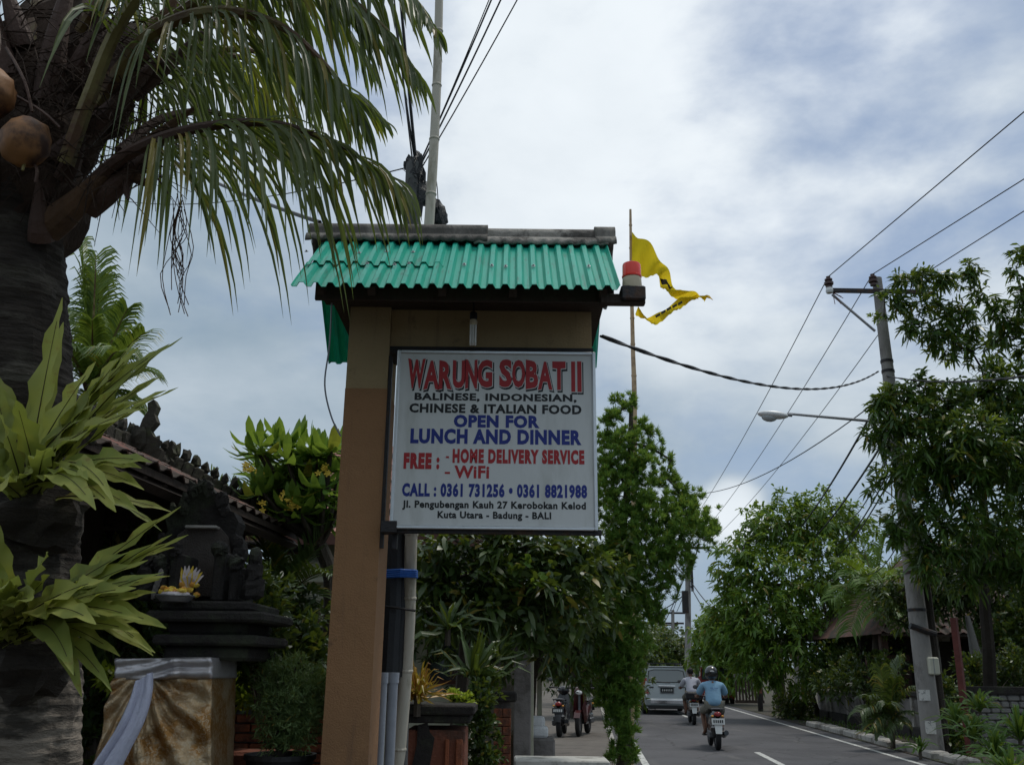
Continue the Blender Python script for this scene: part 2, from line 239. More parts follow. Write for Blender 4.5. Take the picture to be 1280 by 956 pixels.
# ------------------------------------------------------------------ object helpers
WL = {}
def link(o, parent=None):
    COL.objects.link(o)
    if parent is not None: o.parent = parent; WL[o.name] = WL.get(parent.name, Vector((0, 0, 0)))
    else: WL[o.name] = Vector(o.location)
    return o
def tag(o, label=None, cat=None, group=None, kind=None):
    if label: o['label'] = label
    if cat: o['category'] = cat
    if group: o['group'] = group
    if kind: o['kind'] = kind
    return o
def thing(name, loc, label, cat, group=None):
    o = bpy.data.objects.new(name, None); o.empty_display_size = .1; o.location = Vector(loc); link(o); return tag(o, label, cat, group)
class MB:
    def __init__(s): s.v = []; s.f = []; s.mi = []; s.cur = 0
    def face(s, *idx): s.f.append(tuple(idx)); s.mi.append(s.cur)
    def poly(s, pts):
        b = len(s.v); s.v += [Vector(p) for p in pts]; s.face(*range(b, b+len(pts))); return s
    def hexa(s, p):            # 8 corners, bottom 4 ccw then top 4
        b = len(s.v); s.v += [Vector(q) for q in p]
        for q in ((0, 3, 2, 1), (4, 5, 6, 7), (0, 1, 5, 4), (1, 2, 6, 5), (2, 3, 7, 6), (3, 0, 4, 7)): s.face(*[b+i for i in q])
        return s
    def box(s, c, size, rot=None):
        c = Vector(c); hx, hy, hz = size[0]/2, size[1]/2, size[2]/2
        p = [Vector((x*hx, y*hy, z*hz)) for z in (-1, 1) for x, y in ((-1, -1), (1, -1), (1, 1), (-1, 1))]
        if rot is not None: p = [rot @ q for q in p]
        return s.hexa([q+c for q in p])
    def bevbox(s, c, size, bev=.01, rot=None):
        # box with chamfered edges: three stacked rings
        c = Vector(c); hx, hy, hz = size[0]/2, size[1]/2, size[2]/2; b0 = len(s.v); bev = min(bev, hx*.45, hy*.45, hz*.45)
        rings = ((-hz, bev), (-hz+bev, 0), (hz-bev, 0), (hz, bev))
        for z, i in rings:
            a, b = hx-i, hy-i
            for x, y in ((-a+bev, -b), (a-bev, -b), (a, -b+bev), (a, b-bev), (a-bev, b), (-a+bev, b), (-a, b-bev), (-a, -b+bev)):
                q = Vector((x, y, z)); q = rot @ q if rot is not None else q; s.v.append(q+c)
        for r in range(3):
            for k in range(8): s.face(b0+r*8+k, b0+r*8+(k+1) % 8, b0+(r+1)*8+(k+1) % 8, b0+(r+1)*8+k)
        s.face(*[b0+k for k in reversed(range(8))]); s.face(*[b0+24+k for k in range(8)]); return s
    def tube(s, pts, rad, n=8, cap=True):
        pts = [Vector(p) for p in pts]; b0 = len(s.v); N = len(pts)
        if not hasattr(rad, '__len__'): rad = [rad]*N
        up = Vector((0, 0, 1)); t0 = (pts[1]-pts[0]).normalized()
        if abs(t0.z) > .9: up = Vector((1, 0, 0))
        side = t0.cross(up).normalized()
        for i in range(N):
            t = (pts[min(i+1, N-1)]-pts[max(i-1, 0)]).normalized()
            side = (side - t*side.dot(t)).normalized(); o = t.cross(side)
            for k in range(n):
                a = 2*math.pi*k/n; s.v.append(pts[i]+(side*math.cos(a)+o*math.sin(a))*rad[i])
        for i in range(N-1):
            for k in range(n): s.face(b0+i*n+k, b0+i*n+(k+1) % n, b0+(i+1)*n+(k+1) % n, b0+(i+1)*n+k)
        if cap and n > 2: s.face(*[b0+k for k in reversed(range(n))]); s.face(*[b0+(N-1)*n+k for k in range(n)])
        return s
    def lathe(s, c, prof, n=16, axis=None):      # prof: (r, z)
        c = Vector(c); b0 = len(s.v); q = Vector((0, 0, 1)).rotation_difference(Vector(axis)) if axis is not None else None
        for r, z in prof:
            for k in range(n):
                a = 2*math.pi*k/n; p = Vector((r*math.cos(a), r*math.sin(a), z)); s.v.append((q @ p if q else p)+c)
        for i in range(len(prof)-1):
            for k in range(n): s.face(b0+i*n+k, b0+i*n+(k+1) % n, b0+(i+1)*n+(k+1) % n, b0+(i+1)*n+k)
        s.face(*[b0+k for k in reversed(range(n))]); s.face(*[b0+(len(prof)-1)*n+k for k in range(n)]); return s
    def ball(s, c, r, n=12, m=8, rot=None, lump=0):
        c = Vector(c); r = Vector(r) if hasattr(r, '__len__') else Vector((r, r, r)); b0 = len(s.v)
        for i in range(m+1):
            th = math.pi*i/m
            for k in range(n):
                a = 2*math.pi*k/n; d = Vector((math.sin(th)*math.cos(a), math.sin(th)*math.sin(a), -math.cos(th)))
                g = 1+lump*mnoise.noise(d*2.3+c*3) if lump else 1
                p = Vector((d.x*r.x, d.y*r.y, d.z*r.z))*g; s.v.append((rot @ p if rot is not None else p)+c)
        for i in range(m):
            for k in range(n): s.face(b0+i*n+k, b0+i*n+(k+1) % n, b0+(i+1)*n+(k+1) % n, b0+(i+1)*n+k)
        return s
    def grid(s, rows):         # list of lists of points
        b0 = len(s.v); nc = len(rows[0])
        for r in rows: s.v += [Vector(p) for p in r]
        for i in range(len(rows)-1):
            for j in range(nc-1): s.face(b0+i*nc+j, b0+i*nc+j+1, b0+(i+1)*nc+j+1, b0+(i+1)*nc+j)
        return s
    def prism(s, pts, ext):    # planar outline extruded by a vector
        ext = Vector(ext); b = len(s.v); n = len(pts); s.v += [Vector(p) for p in pts]+[Vector(p)+ext for p in pts]
        s.face(*reversed(range(b, b+n))); s.face(*range(b+n, b+2*n))
        for k in range(n): s.face(b+k, b+(k+1) % n, b+n+(k+1) % n, b+n+k)
        return s
    def mesh(s, name, mats, off=Vector((0, 0, 0)), smooth=False):
        me = bpy.data.meshes.new(name); me.from_pydata([tuple(v-off) for v in s.v], [], s.f)
        for mm in (mats if isinstance(mats, (list, tuple)) else [mats]): me.materials.append(M[mm])
        if len(me.materials) > 1: me.polygons.foreach_set('material_index', s.mi)
        if smooth: me.polygons.foreach_set('use_smooth', [True]*len(me.polygons))
        me.update(); return me
    def build(s, name, mats, parent=None, smooth=False, **tg):
        off = WL.get(parent.name, Vector((0, 0, 0))) if parent is not None else Vector((0, 0, 0))
        o = bpy.data.objects.new(name, s.mesh(name, mats, off, smooth)); link(o, parent)
        if tg: tag(o, **tg)
        return o
def auto_smooth(o, ang=40):
    me = o.data
    me.polygons.foreach_set('use_smooth', [True]*len(me.polygons))
    try: me.set_sharp_from_angle(angle=math.radians(ang))
    except Exception: pass
    return o
def inst(mesh, name, parent, mw):
    o = bpy.data.objects.new(name, mesh); link(o, parent)
    off = WL[parent.name]; o.matrix_local = Matrix.Translation(-off) @ mw; return o
def copy_tree(o, parent=None, loc=None, rotz=None):
    c = o.copy(); COL.objects.link(c)
    if parent is not None: c.parent = parent
    if loc is not None: c.location = loc
    if rotz is not None: c.rotation_euler = (0, 0, rotz)
    for ch in [k for k in ALLKIDS(o)]: copy_tree(ch, c)
    return c
def ALLKIDS(o): return [x for x in list(bpy.data.objects) if x.parent == o]
def frame(t, n):   # matrix with z along t, x side
    t = t.normalized(); s = t.cross(n)
    if s.length < 1e-4: s = t.cross(Vector((1, 0, .1)))
    s.normalize(); n2 = s.cross(t); return Matrix((s, n2, t)).transposed()
def mesh_np(name, V, Fa, nper, mats, midx=None, off=None, parent=None, smooth=False):
    """V (N,3), Fa flat loop indices, nper: loops per face array"""
    me = bpy.data.meshes.new(name); V = V-np.array(off if off is not None else (0, 0, 0))
    me.vertices.add(len(V)); me.vertices.foreach_set('co', V.astype(np.float32).ravel())
    me.loops.add(len(Fa)); me.loops.foreach_set('vertex_index', Fa.astype(np.int32))
    st = np.concatenate([[0], np.cumsum(nper)[:-1]]); me.polygons.add(len(nper)); me.polygons.foreach_set('loop_start', st.astype(np.int32))
    try: me.polygons.foreach_set('loop_total', np.array(nper, dtype=np.int32))
    except Exception: pass
    for q in mats: me.materials.append(M[q])
    if midx is not None: me.polygons.foreach_set('material_index', midx.astype(np.int32))
    me.update(calc_edges=True); me.validate(); return me
def leaves(B, Dr, L, W, droop=.25, up=None, fold=.0):
    """vectorised leaves: bases (n,3), directions, lengths, widths -> verts, loops, counts"""
    n = len(B); Dr = Dr/np.linalg.norm(Dr, axis=1, keepdims=True)
    R = rng.normal(size=(n, 3))*.55 + np.array([0, 0, 1.0]) if up is None else up+rng.normal(size=(n, 3))*.25
    S = np.cross(Dr, R); S /= (np.linalg.norm(S, axis=1, keepdims=True)+1e-9)
    L = L[:, None]; W = W[:, None]; g = np.array([0, 0, -1.0])*droop
    def at(t, w): return B+Dr*L*t+g*L*t*t+S*W*w
    V = np.stack([at(0, 0), at(.3, -.46), at(.3, .46), at(.68, -.42), at(.68, .42), at(1, 0)], axis=1).reshape(-1, 3)
    base = (np.arange(n)*6)[:, None]
    loops = (base+np.array([[0, 1, 2, 2, 1, 3, 4, 4, 3, 5]])).ravel(); cnt = np.tile([3, 4, 3], n)
    return V, loops, cnt
def leaf_obj(name, sets, mats, parent, kind='stuff', **tg):
    """sets: list of (V, loops, cnt, matindex)"""
    Vs, Ls, Cs, Ms = [], [], [], []; o = 0
    for V, l, c, mi in sets:
        Vs.append(V); Ls.append(l+o); Cs.append(c); Ms.append(np.full(len(c), mi)); o += len(V)
    off = WL.get(parent.name, (0, 0, 0)) if parent is not None else (0, 0, 0)
    me = mesh_np(name, np.concatenate(Vs), np.concatenate(Ls), np.concatenate(Cs), mats, np.concatenate(Ms), off)
    ob = bpy.data.objects.new(name, me); link(ob, parent)
    if kind: ob['kind'] = kind
    if tg: tag(ob, **tg)
    return ob
def shell_points(lobes, n, inner=.25):
    """random points biased to the outside of px-placed lobes; lobes: (px,py,Y,r) or (Vector, r)"""
    C = [];
    for l in lobes:
        if isinstance(l[0], Vector): c, r = l[0], l[1]
        else: c, r = P(l[0], l[1], l[2]), l[3]
        C.append((c.x, c.y, c.z, r))
    C = np.array(C); w = C[:, 3]**2; w /= w.sum(); k = rng.choice(len(C), n, p=w)
    d = rng.normal(size=(n, 3)); d /= np.linalg.norm(d, axis=1, keepdims=True)
    rr = np.where(rng.random(n) < inner, rng.random(n)*.75, .8+.28*rng.random(n)*rng.random(n)*2)
    ctr = C[k, :3]; p = ctr+d*(C[k, 3]*rr)[:, None]*np.array([1, 1, .95])
    return p, d, ctr
def whorls(p, d, nl, L, W, outw=.6, upw=.2, droop=.4, spread=.9, jit=.22):
    n = len(p); B = np.repeat(p, nl, axis=0); Dd = np.repeat(d, nl, axis=0)
    r = rng.normal(size=(n*nl, 3)); r /= np.linalg.norm(r, axis=1, keepdims=True)
    Dr = Dd*outw+r*spread+np.array([0, 0, upw]); B = B+rng.normal(size=B.shape)*L*jit
    Ls = L*(.6+.6*rng.random(n*nl))*np.repeat(.7+.5*rng.random(n), nl); Ws = W*(.7+.5*rng.random(n*nl))
    return leaves(B, Dr, Ls, Ws, droop)
def branches(mb, base, top, lobes, r0, r1, rb=.045, n=8, wig=.15):
    """tapered trunk, then limbs grown lobe to lobe like a spanning tree"""
    base, top = Vector(base), Vector(top); N = 9
    pts = [base.lerp(top, i/(N-1))+(Vector((random.uniform(-wig, wig), random.uniform(-wig, wig), 0))*.5 if i else Vector()) for i in range(N)]
    mb.tube(pts, [r0+(r1-r0)*i/(N-1) for i in range(N)], n)
    C = [l[0] if isinstance(l[0], Vector) else P(l[0], l[1], l[2]) for l in lobes]; R = [l[-1] for l in lobes]
    done = [(p, 0) for p in pts[4:]]; left = list(range(len(C)))
    while left:
        bi, bj, bd = None, None, 1e9
        for i in left:
            for j, (q, dep) in enumerate(done):
                d = (C[i]-q).length*(1+.12*dep)
                if d < bd: bi, bj, bd = i, j, d
        left.remove(bi); s, dep = done[bj]; c = C[bi]; L_ = (c-s).length; w0 = max(.012, rb*.8**dep)
        mid = s.lerp(c, .5)+Vector((random.uniform(-.15, .15)*L_, random.uniform(-.15, .15)*L_, random.uniform(-.05, .2)*L_)); mb.tube(bez(s, mid, c, 4), [w0*(1-.3*k/4) for k in range(5)], 5); done.append((c, dep+1))
        for _ in range(5):
            e = c+Vector([random.uniform(-1, 1)*R[bi]*.8 for _ in range(3)]); mb.tube([c, c.lerp(e, .5)+Vector((0, 0, .1*R[bi])), e], [w0*.4, w0*.25, w0*.1], 4)
def catenary(a, b, sag, n=18): return [a.lerp(b, i/n)-Vector((0, 0, sag*4*(i/n)*(1-i/n))) for i in range(n+1)]
def ribbon_leaf(mb, pts, widths, nrm, fold=.25, wave=0, wavef=9, thick=0, phase=0):
    """strap leaf: two strips either side of the midrib"""
    pts = [Vector(p) for p in pts]; N = len(pts); rows = []
    for i, p in enumerate(pts):
        t = (pts[min(i+1, N-1)]-pts[max(i-1, 0)]).normalized(); s = t.cross(nrm).normalized(); n2 = s.cross(t)
        w_ = widths[i]; wv1 = wave*w_*math.sin(i*wavef+phase); wv2 = wave*w_*math.sin(i*wavef*1.13+1.7+phase)
        e1 = 1+.10*math.sin(i*2.1+phase)*(1 if wave else 0); e2 = 1+.10*math.sin(i*1.7+2+phase)*(1 if wave else 0)
        rows.append([p-s*w_*e1+n2*(w_*fold+wv1), p-s*w_*.5+n2*(w_*fold*.4+wv1*.3), p, p+s*w_*.5+n2*(w_*fold*.4+wv2*.3), p+s*w_*e2+n2*(w_*fold+wv2)])
    mb.grid(rows)
def bez(a, b, c, n): return [a.lerp(b, t).lerp(b.lerp(c, t), t) for t in [i/n for i in range(n+1)]]
def spline(pts, n):
    out = []; pts = [Vector(p) for p in pts]; N = len(pts)
    for i in range(N-1):
        p0, p1, p2, p3 = pts[max(i-1, 0)], pts[i], pts[i+1], pts[min(i+2, N-1)]
        for k in range(n):
            t = k/n; out.append(.5*((2*p1)+(p2-p0)*t+(2*p0-5*p1+4*p2-p3)*t*t+(3*p1-p0-3*p2+p3)*t**3))
    out.append(pts[-1]); return out
# ================================================================== ground and road
def RX(Y, off): return .082*Y+off+(.0011*(Y-50)**2 if 50 < Y < 110 else (.0011*3600+.132*(Y-110) if Y >= 110 else 0))
YS = [-30, -10, 0, 5, 10, 15, 20, 25, 30, 35, 40, 45, 50, 60, 70, 80, 90, 100, 110, 130, 160, 200, 260, 340]
def strip(name, o0, o1, z, m, kind='structure', ys=YS, parent=None, h=0):
    mb = MB()
    for a, b in zip(ys[:-1], ys[1:]):
        q = [(RX(a, o0), a, z), (RX(a, o1), a, z), (RX(b, o1), b, z), (RX(b, o0), b, z)]
        if h: mb.hexa([(x, y, z-h) for x, y, z in q]+q)
        else: mb.poly(q)
    o = mb.build(name, m, parent)
    if kind: tag(o, kind=kind)
    return o
g = MB(); g.poly([(-900, -300, -.05), (900, -300, -.05), (900, 1500, -.05), (-900, 1500, -.05)]); tag(g.build('ground', 'soil'), kind='structure')
strip('road', .55, 6.35, 0, 'asphalt')
strip('edge_line', .90, 1.02, .004, 'road_paint'); strip('edge_line', 5.82, 5.93, .004, 'road_paint')
for k in range(9):                     # broken centre line
    a = 12.2+8.4*k-4.0; b = a+3.2
    if a < 60: strip('centre_line', 3.27, 3.39, .004, 'road_paint', ys=[a, (a+b)/2, b])
strip('pavement', -3.2, .42, .10, 'pavement', ys=[5, 9, 14, 20, 26, 32, 38, 45, 55, 70, 90, 120], h=.2)
for k in range(26):                    # kerb stones along the left pavement, one by one
    a = 12+k*1.0; m_ = MB(); m_.hexa([(RX(a, .43), a, -.05), (RX(a, .55), a, -.05), (RX(a+.97, .55), a+.97, -.05), (RX(a+.97, .43), a+.97, -.05), (RX(a, .43), a, .13), (RX(a, .54), a, .125), (RX(a+.97, .54), a+.97, .125), (RX(a+.97, .43), a+.97, .13)])
    tag(m_.build('kerb_stone', 'kerb_concrete'), kind='structure')
for k in range(9):                     # broken pinkish kerb stones on the right verge
    a = 17.2+k*1.35; m_ = MB(); j = random.uniform(-.05, .05); m_.bevbox((RX(a+.6, 6.62+j), a+.6, .05), (.34, 1.1, .17), .03, Matrix.Rotation(-.082+j*.3, 3, 'Z'))
    tag(m_.build('kerb_stone', 'kerb_concrete'), kind='structure')
strip('verge', 6.35, 9.6, .012, 'soil', ys=[8, 14, 20, 26, 32, 40, 50, 60])
# concrete slab over the gutter at the foot of the entrance
e = thing('concrete_step', G(700, 956, .0), 'pale concrete step across the pavement left of the cedar trunk', 'step')
a_ = P(643, 949, 9.6); b_ = P(762, 949, 9.6); mb = MB(); mb.bevbox(((a_.x+b_.x)/2, 9.8, a_.z-.12), (b_.x-a_.x, .5, .24), .012); mb.build('tread', 'white_kerb', e)
mb = MB(); mb.box(((a_.x+b_.x)/2, 9.85, (a_.z-.24)/2-.002), (b_.x-a_.x-.06, .42, a_.z-.24)); mb.build('riser', 'wall_grey', e)
hl = MB()                                   # low far hills behind everything
for i in range(60):
    pass
# ================================================================== roofed sign stand
XL_, XR_, YF = -1.125, -.84, 6.0
zc = P(432, 485, YF).z
st = thing('roofed_sign_stand', (-.98, 6.2, 0), 'brown rendered column with green corrugated roof carrying the warung sign', 'sign stand')
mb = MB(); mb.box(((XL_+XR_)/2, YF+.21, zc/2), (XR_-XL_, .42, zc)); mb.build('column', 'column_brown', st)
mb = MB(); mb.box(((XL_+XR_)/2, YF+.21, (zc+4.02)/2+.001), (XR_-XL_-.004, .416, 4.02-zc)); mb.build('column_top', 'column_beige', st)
lx1 = P(740, 400, YF).x; zl = P(600, 431, YF).z
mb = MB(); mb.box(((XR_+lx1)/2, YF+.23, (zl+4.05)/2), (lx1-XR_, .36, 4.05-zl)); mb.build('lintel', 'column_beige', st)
mb = MB(); mb.box(((XR_+lx1)/2, YF+.16, zl-.03), (lx1-XR_+.02, .24, .055)); mb.build('iron_frame', 'iron', st)
mb = MB(); mb.box((XR_+.012, YF+.03, 2.95), (.022, .05, 1.3)); mb.build('iron_upright', 'iron', st)
bk = P(484, 660, YF); mb = MB(); mb.box((bk.x+.02, YF-.02, bk.z), (.10, .14, .07)); mb.box((bk.x+.05, YF+.03, bk.z-.06), (.03, .05, .14)); mb.build('bracket', 'iron', st)
sg = P(620, 664, YF); mb = MB(); mb.box(((-.80+.57)/2, YF-.02, sg.z-.006), (1.40, .05, .03)); mb.build('support_bar', 'iron', st)
# roof geometry
RZ, EZ, RY, DY, RX0, RX1 = 4.56, 3.86, 6.2, .80, -1.385, .672
sl_len = math.hypot(DY, RZ-EZ)
def roof_sheet(name, x0, x1, s0, s1, lift, front=True, jit=0, ph=0):
    sgn = -1 if front else 1; dn = Vector((0, sgn*DY, EZ-RZ)).normalized(); nn = Vector((0, sgn*(RZ-EZ), DY)).normalized()
    pitch = .0915; prof = []; x = x0; a = .0145
    pts = []; k = int((x0-RX0)/pitch)-1
    while RX0+k*pitch < x1+pitch:
        b = RX0+k*pitch+ph; pts += [(b, -a), (b+.024, -a), (b+.040, a), (b+.068, a), (b+.086, -a)]; k += 1
    def h(xx):
        for (u, p), (v, q) in zip(pts[:-1], pts[1:]):
            if u <= xx <= v: return p+(q-p)*((xx-u)/max(1e-6, v-u))
        return 0
    xs = sorted(set([x0, x1]+[u for u, _ in pts if x0 < u < x1])); mb = MB(); rows = []
    for off in (0, .0035):
        for i in range(7):
            s = s0+(s1-s0)*i/6
            rows.append([Vector((x_, RY, RZ))+dn*(s+(random.uniform(-.006, .006) if 0 and i in (0, 6) else 0))+nn*(h(x_)+lift+off+jit*math.sin(i*.9+x_*2)) for x_ in xs])
    mb.grid(rows[:7][::-1]); mb.grid(rows[7:])
    n = len(xs); b = 0; t = 7*n
    # close rim: rows[:7] were reversed => row index 6-i
    for j in range(n-1):
        mb.face(0*n+j, 0*n+j+1, t+6*n+j+1, t+6*n+j); mb.face(6*n+j+1, 6*n+j, t+0*n+j, t+0*n+j+1)
    for i in range(6):
        mb.face((6-i)*n, (6-i-1)*n, t+(i+1)*n, t+i*n); mb.face((6-i-1)*n+n-1, (6-i)*n+n-1, t+i*n+n-1, t+(i+1)*n+n-1)
    return mb.build(name, 'green_sheet', st), h, dn, nn
xm = P(541, 340, 5.5).x
sh, hf, dn, nn = roof_sheet('roof_sheet', RX0, xm+.05, .10, .64, .012, jit=.002)
sh2, *_ = roof_sheet('roof_sheet', RX0-.012, xm+.02, .56, sl_len, -.002, jit=.002)
sh3, *_ = roof_sheet('roof_sheet', xm-.02, RX1, .10, sl_len+.02, .006)
roof_sheet('roof_sheet', RX0-.07, xm, .08, sl_len, .006, False); roof_sheet('roof_sheet', xm-.06, RX1, .08, sl_len+.02, .0, False)
for i, (px, py) in enumerate([(382, 326), (470, 325), (506, 323), (462, 341), (500, 342), (520, 343), (578, 343), (618, 344), (636, 344), (673, 345), (734, 348), (437, 322)]):
    k = round((P(px, py, 5.7).x-RX0-.054)/.0915); x = RX0+.054+k*.0915; s = (.72 if py > 335 else .45)+random.uniform(-.02, .02)
    c = Vector((x, RY, RZ))+dn*s+nn*.032; mb = MB(); mb.lathe(c, [(.014, 0), (.014, .003), (.006, .004), (.006, .012), (.0, .013)], 8, nn); mb.build('roof_screw', 'galv', st)
# ridge caps with scalloped skirts
def ridge_cap(x0, x1, r, lift, m, seed):
    mb = MB(); rows = []; N = int((x1-x0)/.03)
    for k in range(N+1):
        x = x0+(x1-x0)*k/N; row = []
        wob = .5+.5*math.sin(2*math.pi*(x-RX0-.02)/.0915); sk = .140+.018*wob
        for sgn in (-1, 1):
            d_ = Vector((0, sgn*DY, EZ-RZ)).normalized(); n_ = Vector((0, sgn*(RZ-EZ), DY)).normalized()
            o = Vector((x, RY, RZ+lift))
            a = [o+d_*(sk+.02)+n_*(.012+.02*wob), o+d_*sk+n_*(.03+.022*wob), o+d_*(.11)+n_*.045, o+d_*.075+n_*.035]
            row += a if sgn == -1 else a[::-1]
            if sgn == -1: row += [o+Vector((0, r*math.cos(t), r*.4+r*math.sin(t))) for t in [math.pi*(1.12-.155*i) for i in range(9)]]
        rows.append(row)
    mb.grid(rows)
    o = mb.build('ridge_cap', m, st); auto_smooth(o, 50)
    md = o.modifiers.new('solid', 'SOLIDIFY'); md.thickness = .012; md.offset = -1
    return o
xr0, xr1, xr2 = P(388, 290, 6.2).x, P(610, 290, 6.2).x, P(768, 292, 6.2).x
ridge_cap(xr0, xr1, .062, .018, 'ridge_cement', 1); ridge_cap(xr1-.09, xr2-.06, .056, .0, 'ridge_cement_pale', 2); ridge_cap(xr2-.15, xr2, .063, .012, 'ridge_cement', 3)
# timber below the sheets, its dark colour also standing in for the roof's shade
tb = lambda name, c, s, rot=None: MB().box(c, s, rot).build(name, 'dark_wood', st)
tb('fascia', ((RX0+RX1)/2+.045, RY-DY+.17, EZ+.03), (RX1-RX0-.13, .03, .13)); tb('fascia', ((RX0+RX1)/2+.03, RY+DY-.17, EZ+.03), (RX1-RX0-.2, .03, .11))
tb('wall_plate', (-.33, RY-.30, EZ+.12), (1.9, .07, .09))
tb('ceiling_board', ((RX0+RX1)/2+.05, RY, EZ+.10), (RX1-RX0-.2, 1.15, .02))
ra = Matrix.Rotation(math.atan2(RZ-EZ, DY), 3, 'X'); rb_ = Matrix.Rotation(-math.atan2(RZ-EZ, DY), 3, 'X')
for x in (RX0+.16, -.9, -.45, 0, RX1-.10):
    tb('rafter', (x, RY-DY/2+.04, (RZ+EZ)/2-.035), (.05, 1.0, .06), ra); tb('rafter', (x, RY+DY/2-.04, (RZ+EZ)/2-.035), (.05, 1.0, .06), rb_)
for x in (RX0+.27, RX1-.10):
    MB().prism([(x, RY-.62, EZ+.12), (x, RY+.62, EZ+.12), (x, RY, RZ-.06)], (.02, 0, 0)).build('gable_board', 'dark_wood', st)
# lightbox sign
S0, S1 = P(495, 437.5, 5.93), P(744.5, 440.5, 5.93); S2 = P(747, 663.5, 5.93); S3 = P(489, 660, 5.93)
sx0, sx1 = (S0.x+S3.x)/2, (S1.x+S2.x)/2; sz1, sz0 = (S0.z+S1.z)/2, (S2.z+S3.z)/2
sgn_ = thing('lightbox_sign', ((sx0+sx1)/2, 5.93, sz0), 'white lightbox sign with red, black and blue lettering hanging under the green roof', 'sign')
mb = MB(); mb.box(((sx0+sx1)/2, 5.93+.10, (sz0+sz1)/2), (sx1-sx0-.03, .17, sz1-sz0-.03)); mb.build('box_body', 'alu', sgn_)
mb = MB(); mb.box(((sx0+sx1)/2, 5.936, (sz0+sz1)/2), (sx1-sx0-.035, .006, sz1-sz0-.035)); mb.build('face_panel', 'sign_white', sgn_)
fw = .022
for c, s in (((sx0+fw/2, sz0/2+sz1/2), (fw, sz1-sz0)), ((sx1-fw/2, sz0/2+sz1/2), (fw, sz1-sz0)), (((sx0+sx1)/2, sz1-fw/2), (sx1-sx0-2*fw, fw)), (((sx0+sx1)/2, sz0+fw/2), (sx1-sx0-2*fw, fw))):
    mb = MB(); mb.bevbox((c[0], 5.935, c[1]), (s[0], .03, s[1]), .004); mb.build('frame', 'alu', sgn_)
def sp(px, py):   # pixel on the sign -> x, z in the sign plane
    q = P(px, py, 5.93); return q.x, q.z
def text_mesh(body, off=.0, space=1.0, res=3):
    c = bpy.data.curves.new('t', 'FONT'); c.body = body; c.offset = off; c.space_character = space; c.resolution_u = res; c.fill_mode = 'BOTH'; c.extrude = .0
    o = bpy.data.objects.new('t', c); COL.objects.link(o); dg = bpy.context.evaluated_depsgraph_get(); me = bpy.data.meshes.new_from_object(o.evaluated_get(dg))
    bpy.data.objects.remove(o); bpy.data.curves.remove(c); return me
def put_text(body, px0, py0, px1, py1, m, off=.02, space=1.0, y=5.9315, warp=None, name='lettering'):
    me = text_mesh(body, off, space); co = np.empty(len(me.vertices)*3); me.vertices.foreach_get('co', co); co = co.reshape(-1, 3)
    a, b = co.min(0), co.max(0); u = (co[:, 0]-a[0])/(b[0]-a[0]); v = (co[:, 1]-a[1])/(b[1]-a[1])
    if warp: v = warp(u, v)
    x0, z1 = sp(px0, py0); x1, z0 = sp(px1, py1); za = sp(px0, py1)[1]; z1 = za+(sp(px0, py0)[1]-za)
    zl0, zl1 = sp(px0, py1)[1], sp(px0, py0)[1]
    X = x0+(x1-x0)*u; Z = zl0+(zl1-zl0)*v
    co = np.stack([X, np.full_like(X, y), Z], 1)-np.array(WL[sgn_.name]); me.vertices.foreach_set('co', co.ravel()); me.materials.clear(); me.materials.append(M[m]); me.update()
    o = bpy.data.objects.new(name, me); link(o, sgn_); return o
TL = [(.0, .055), (.0, .055), (.0, .055)]
def title():
    # chunky flared capitals, each a letter of its own, straddling a dark drop outline
    cells = [('W', 510, 531), ('A', 530, 549), ('R', 549, 565), ('U', 566, 581), ('N', 582, 596.5), ('G', 597, 615.5), ('S', 624, 640), ('O', 640, 656.5), ('B', 657, 673), ('A', 672, 691), ('T', 690, 707.5), ('I', 713.5, 719.5), ('I', 721, 727.5)]
    for ch, a, b in cells:
        t = (a-510)/218; top = 447.5+2.8*t+1.6*math.sin(t*9); bot = 485.0+3.2*t+1.6*math.sin(t*7+1)
        def wp(u, v): return v-.06*np.sin(u*3.14)*(v-.5)*2*.6
        for dx, dy, y, mm, off, nm in ((1.5, 2.2, 5.9323, 'ink_black', .075, 'letter_shadow'), (0.0, 0.0, 5.9316, 'sign_white', .070, 'letter_outline'), (0.2, 0.2, 5.9309, 'ink_red', .045, 'letter')):
            g_ = 1.0 if nm != 'letter' else -.1
            put_text(ch, a-g_+dx, top-g_+dy, b+g_+dx-.4, bot+g_+dy, mm, off, 1, y, wp, nm)
title()
put_text('BALINESE, INDONESIAN,', 518.4, 490.5, 720.8, 501.5, 'ink_black', .046, 1.12)
put_text('CHINESE & ITALIAN FOOD', 512, 503.8, 727, 515.5, 'ink_black', .046, 1.12)
put_text('OPEN FOR', 567.4, 518, 674.5, 534, 'ink_blue', .056, 1.12)
put_text('LUNCH AND DINNER', 513.5, 535, 727, 554, 'ink_blue', .056, 1.12)
put_text('FREE :', 505, 565.5, 549, 586, 'ink_red', .07, 1.2)
put_text('-', 557.3, 570, 561.3, 572.3, 'ink_red', .02); put_text('HOME DELIVERY SERVICE', 566, 560.5, 730.6, 578.6, 'ink_red', .066, 1.2)
put_text('-', 556, 589.5, 562.5, 592, 'ink_red', .02); put_text('WiFi', 568, 581.5, 611.4, 597.5, 'ink_red', .034, 1.06)
put_text('CALL : 0361 731256 \u2022 0361 8821988', 503, 602.8, 734, 620.6, 'ink_blue', .056, 1.15)
put_text('Jl. Pengubengan Kauh 27 Kerobokan Kelod', 503, 624.8, 732.5, 636.8, 'ink_black', .04, 1.1)
put_text('Kuta Utara - Badung - BALI', 547, 638.3, 689, 650, 'ink_black', .04, 1.1)
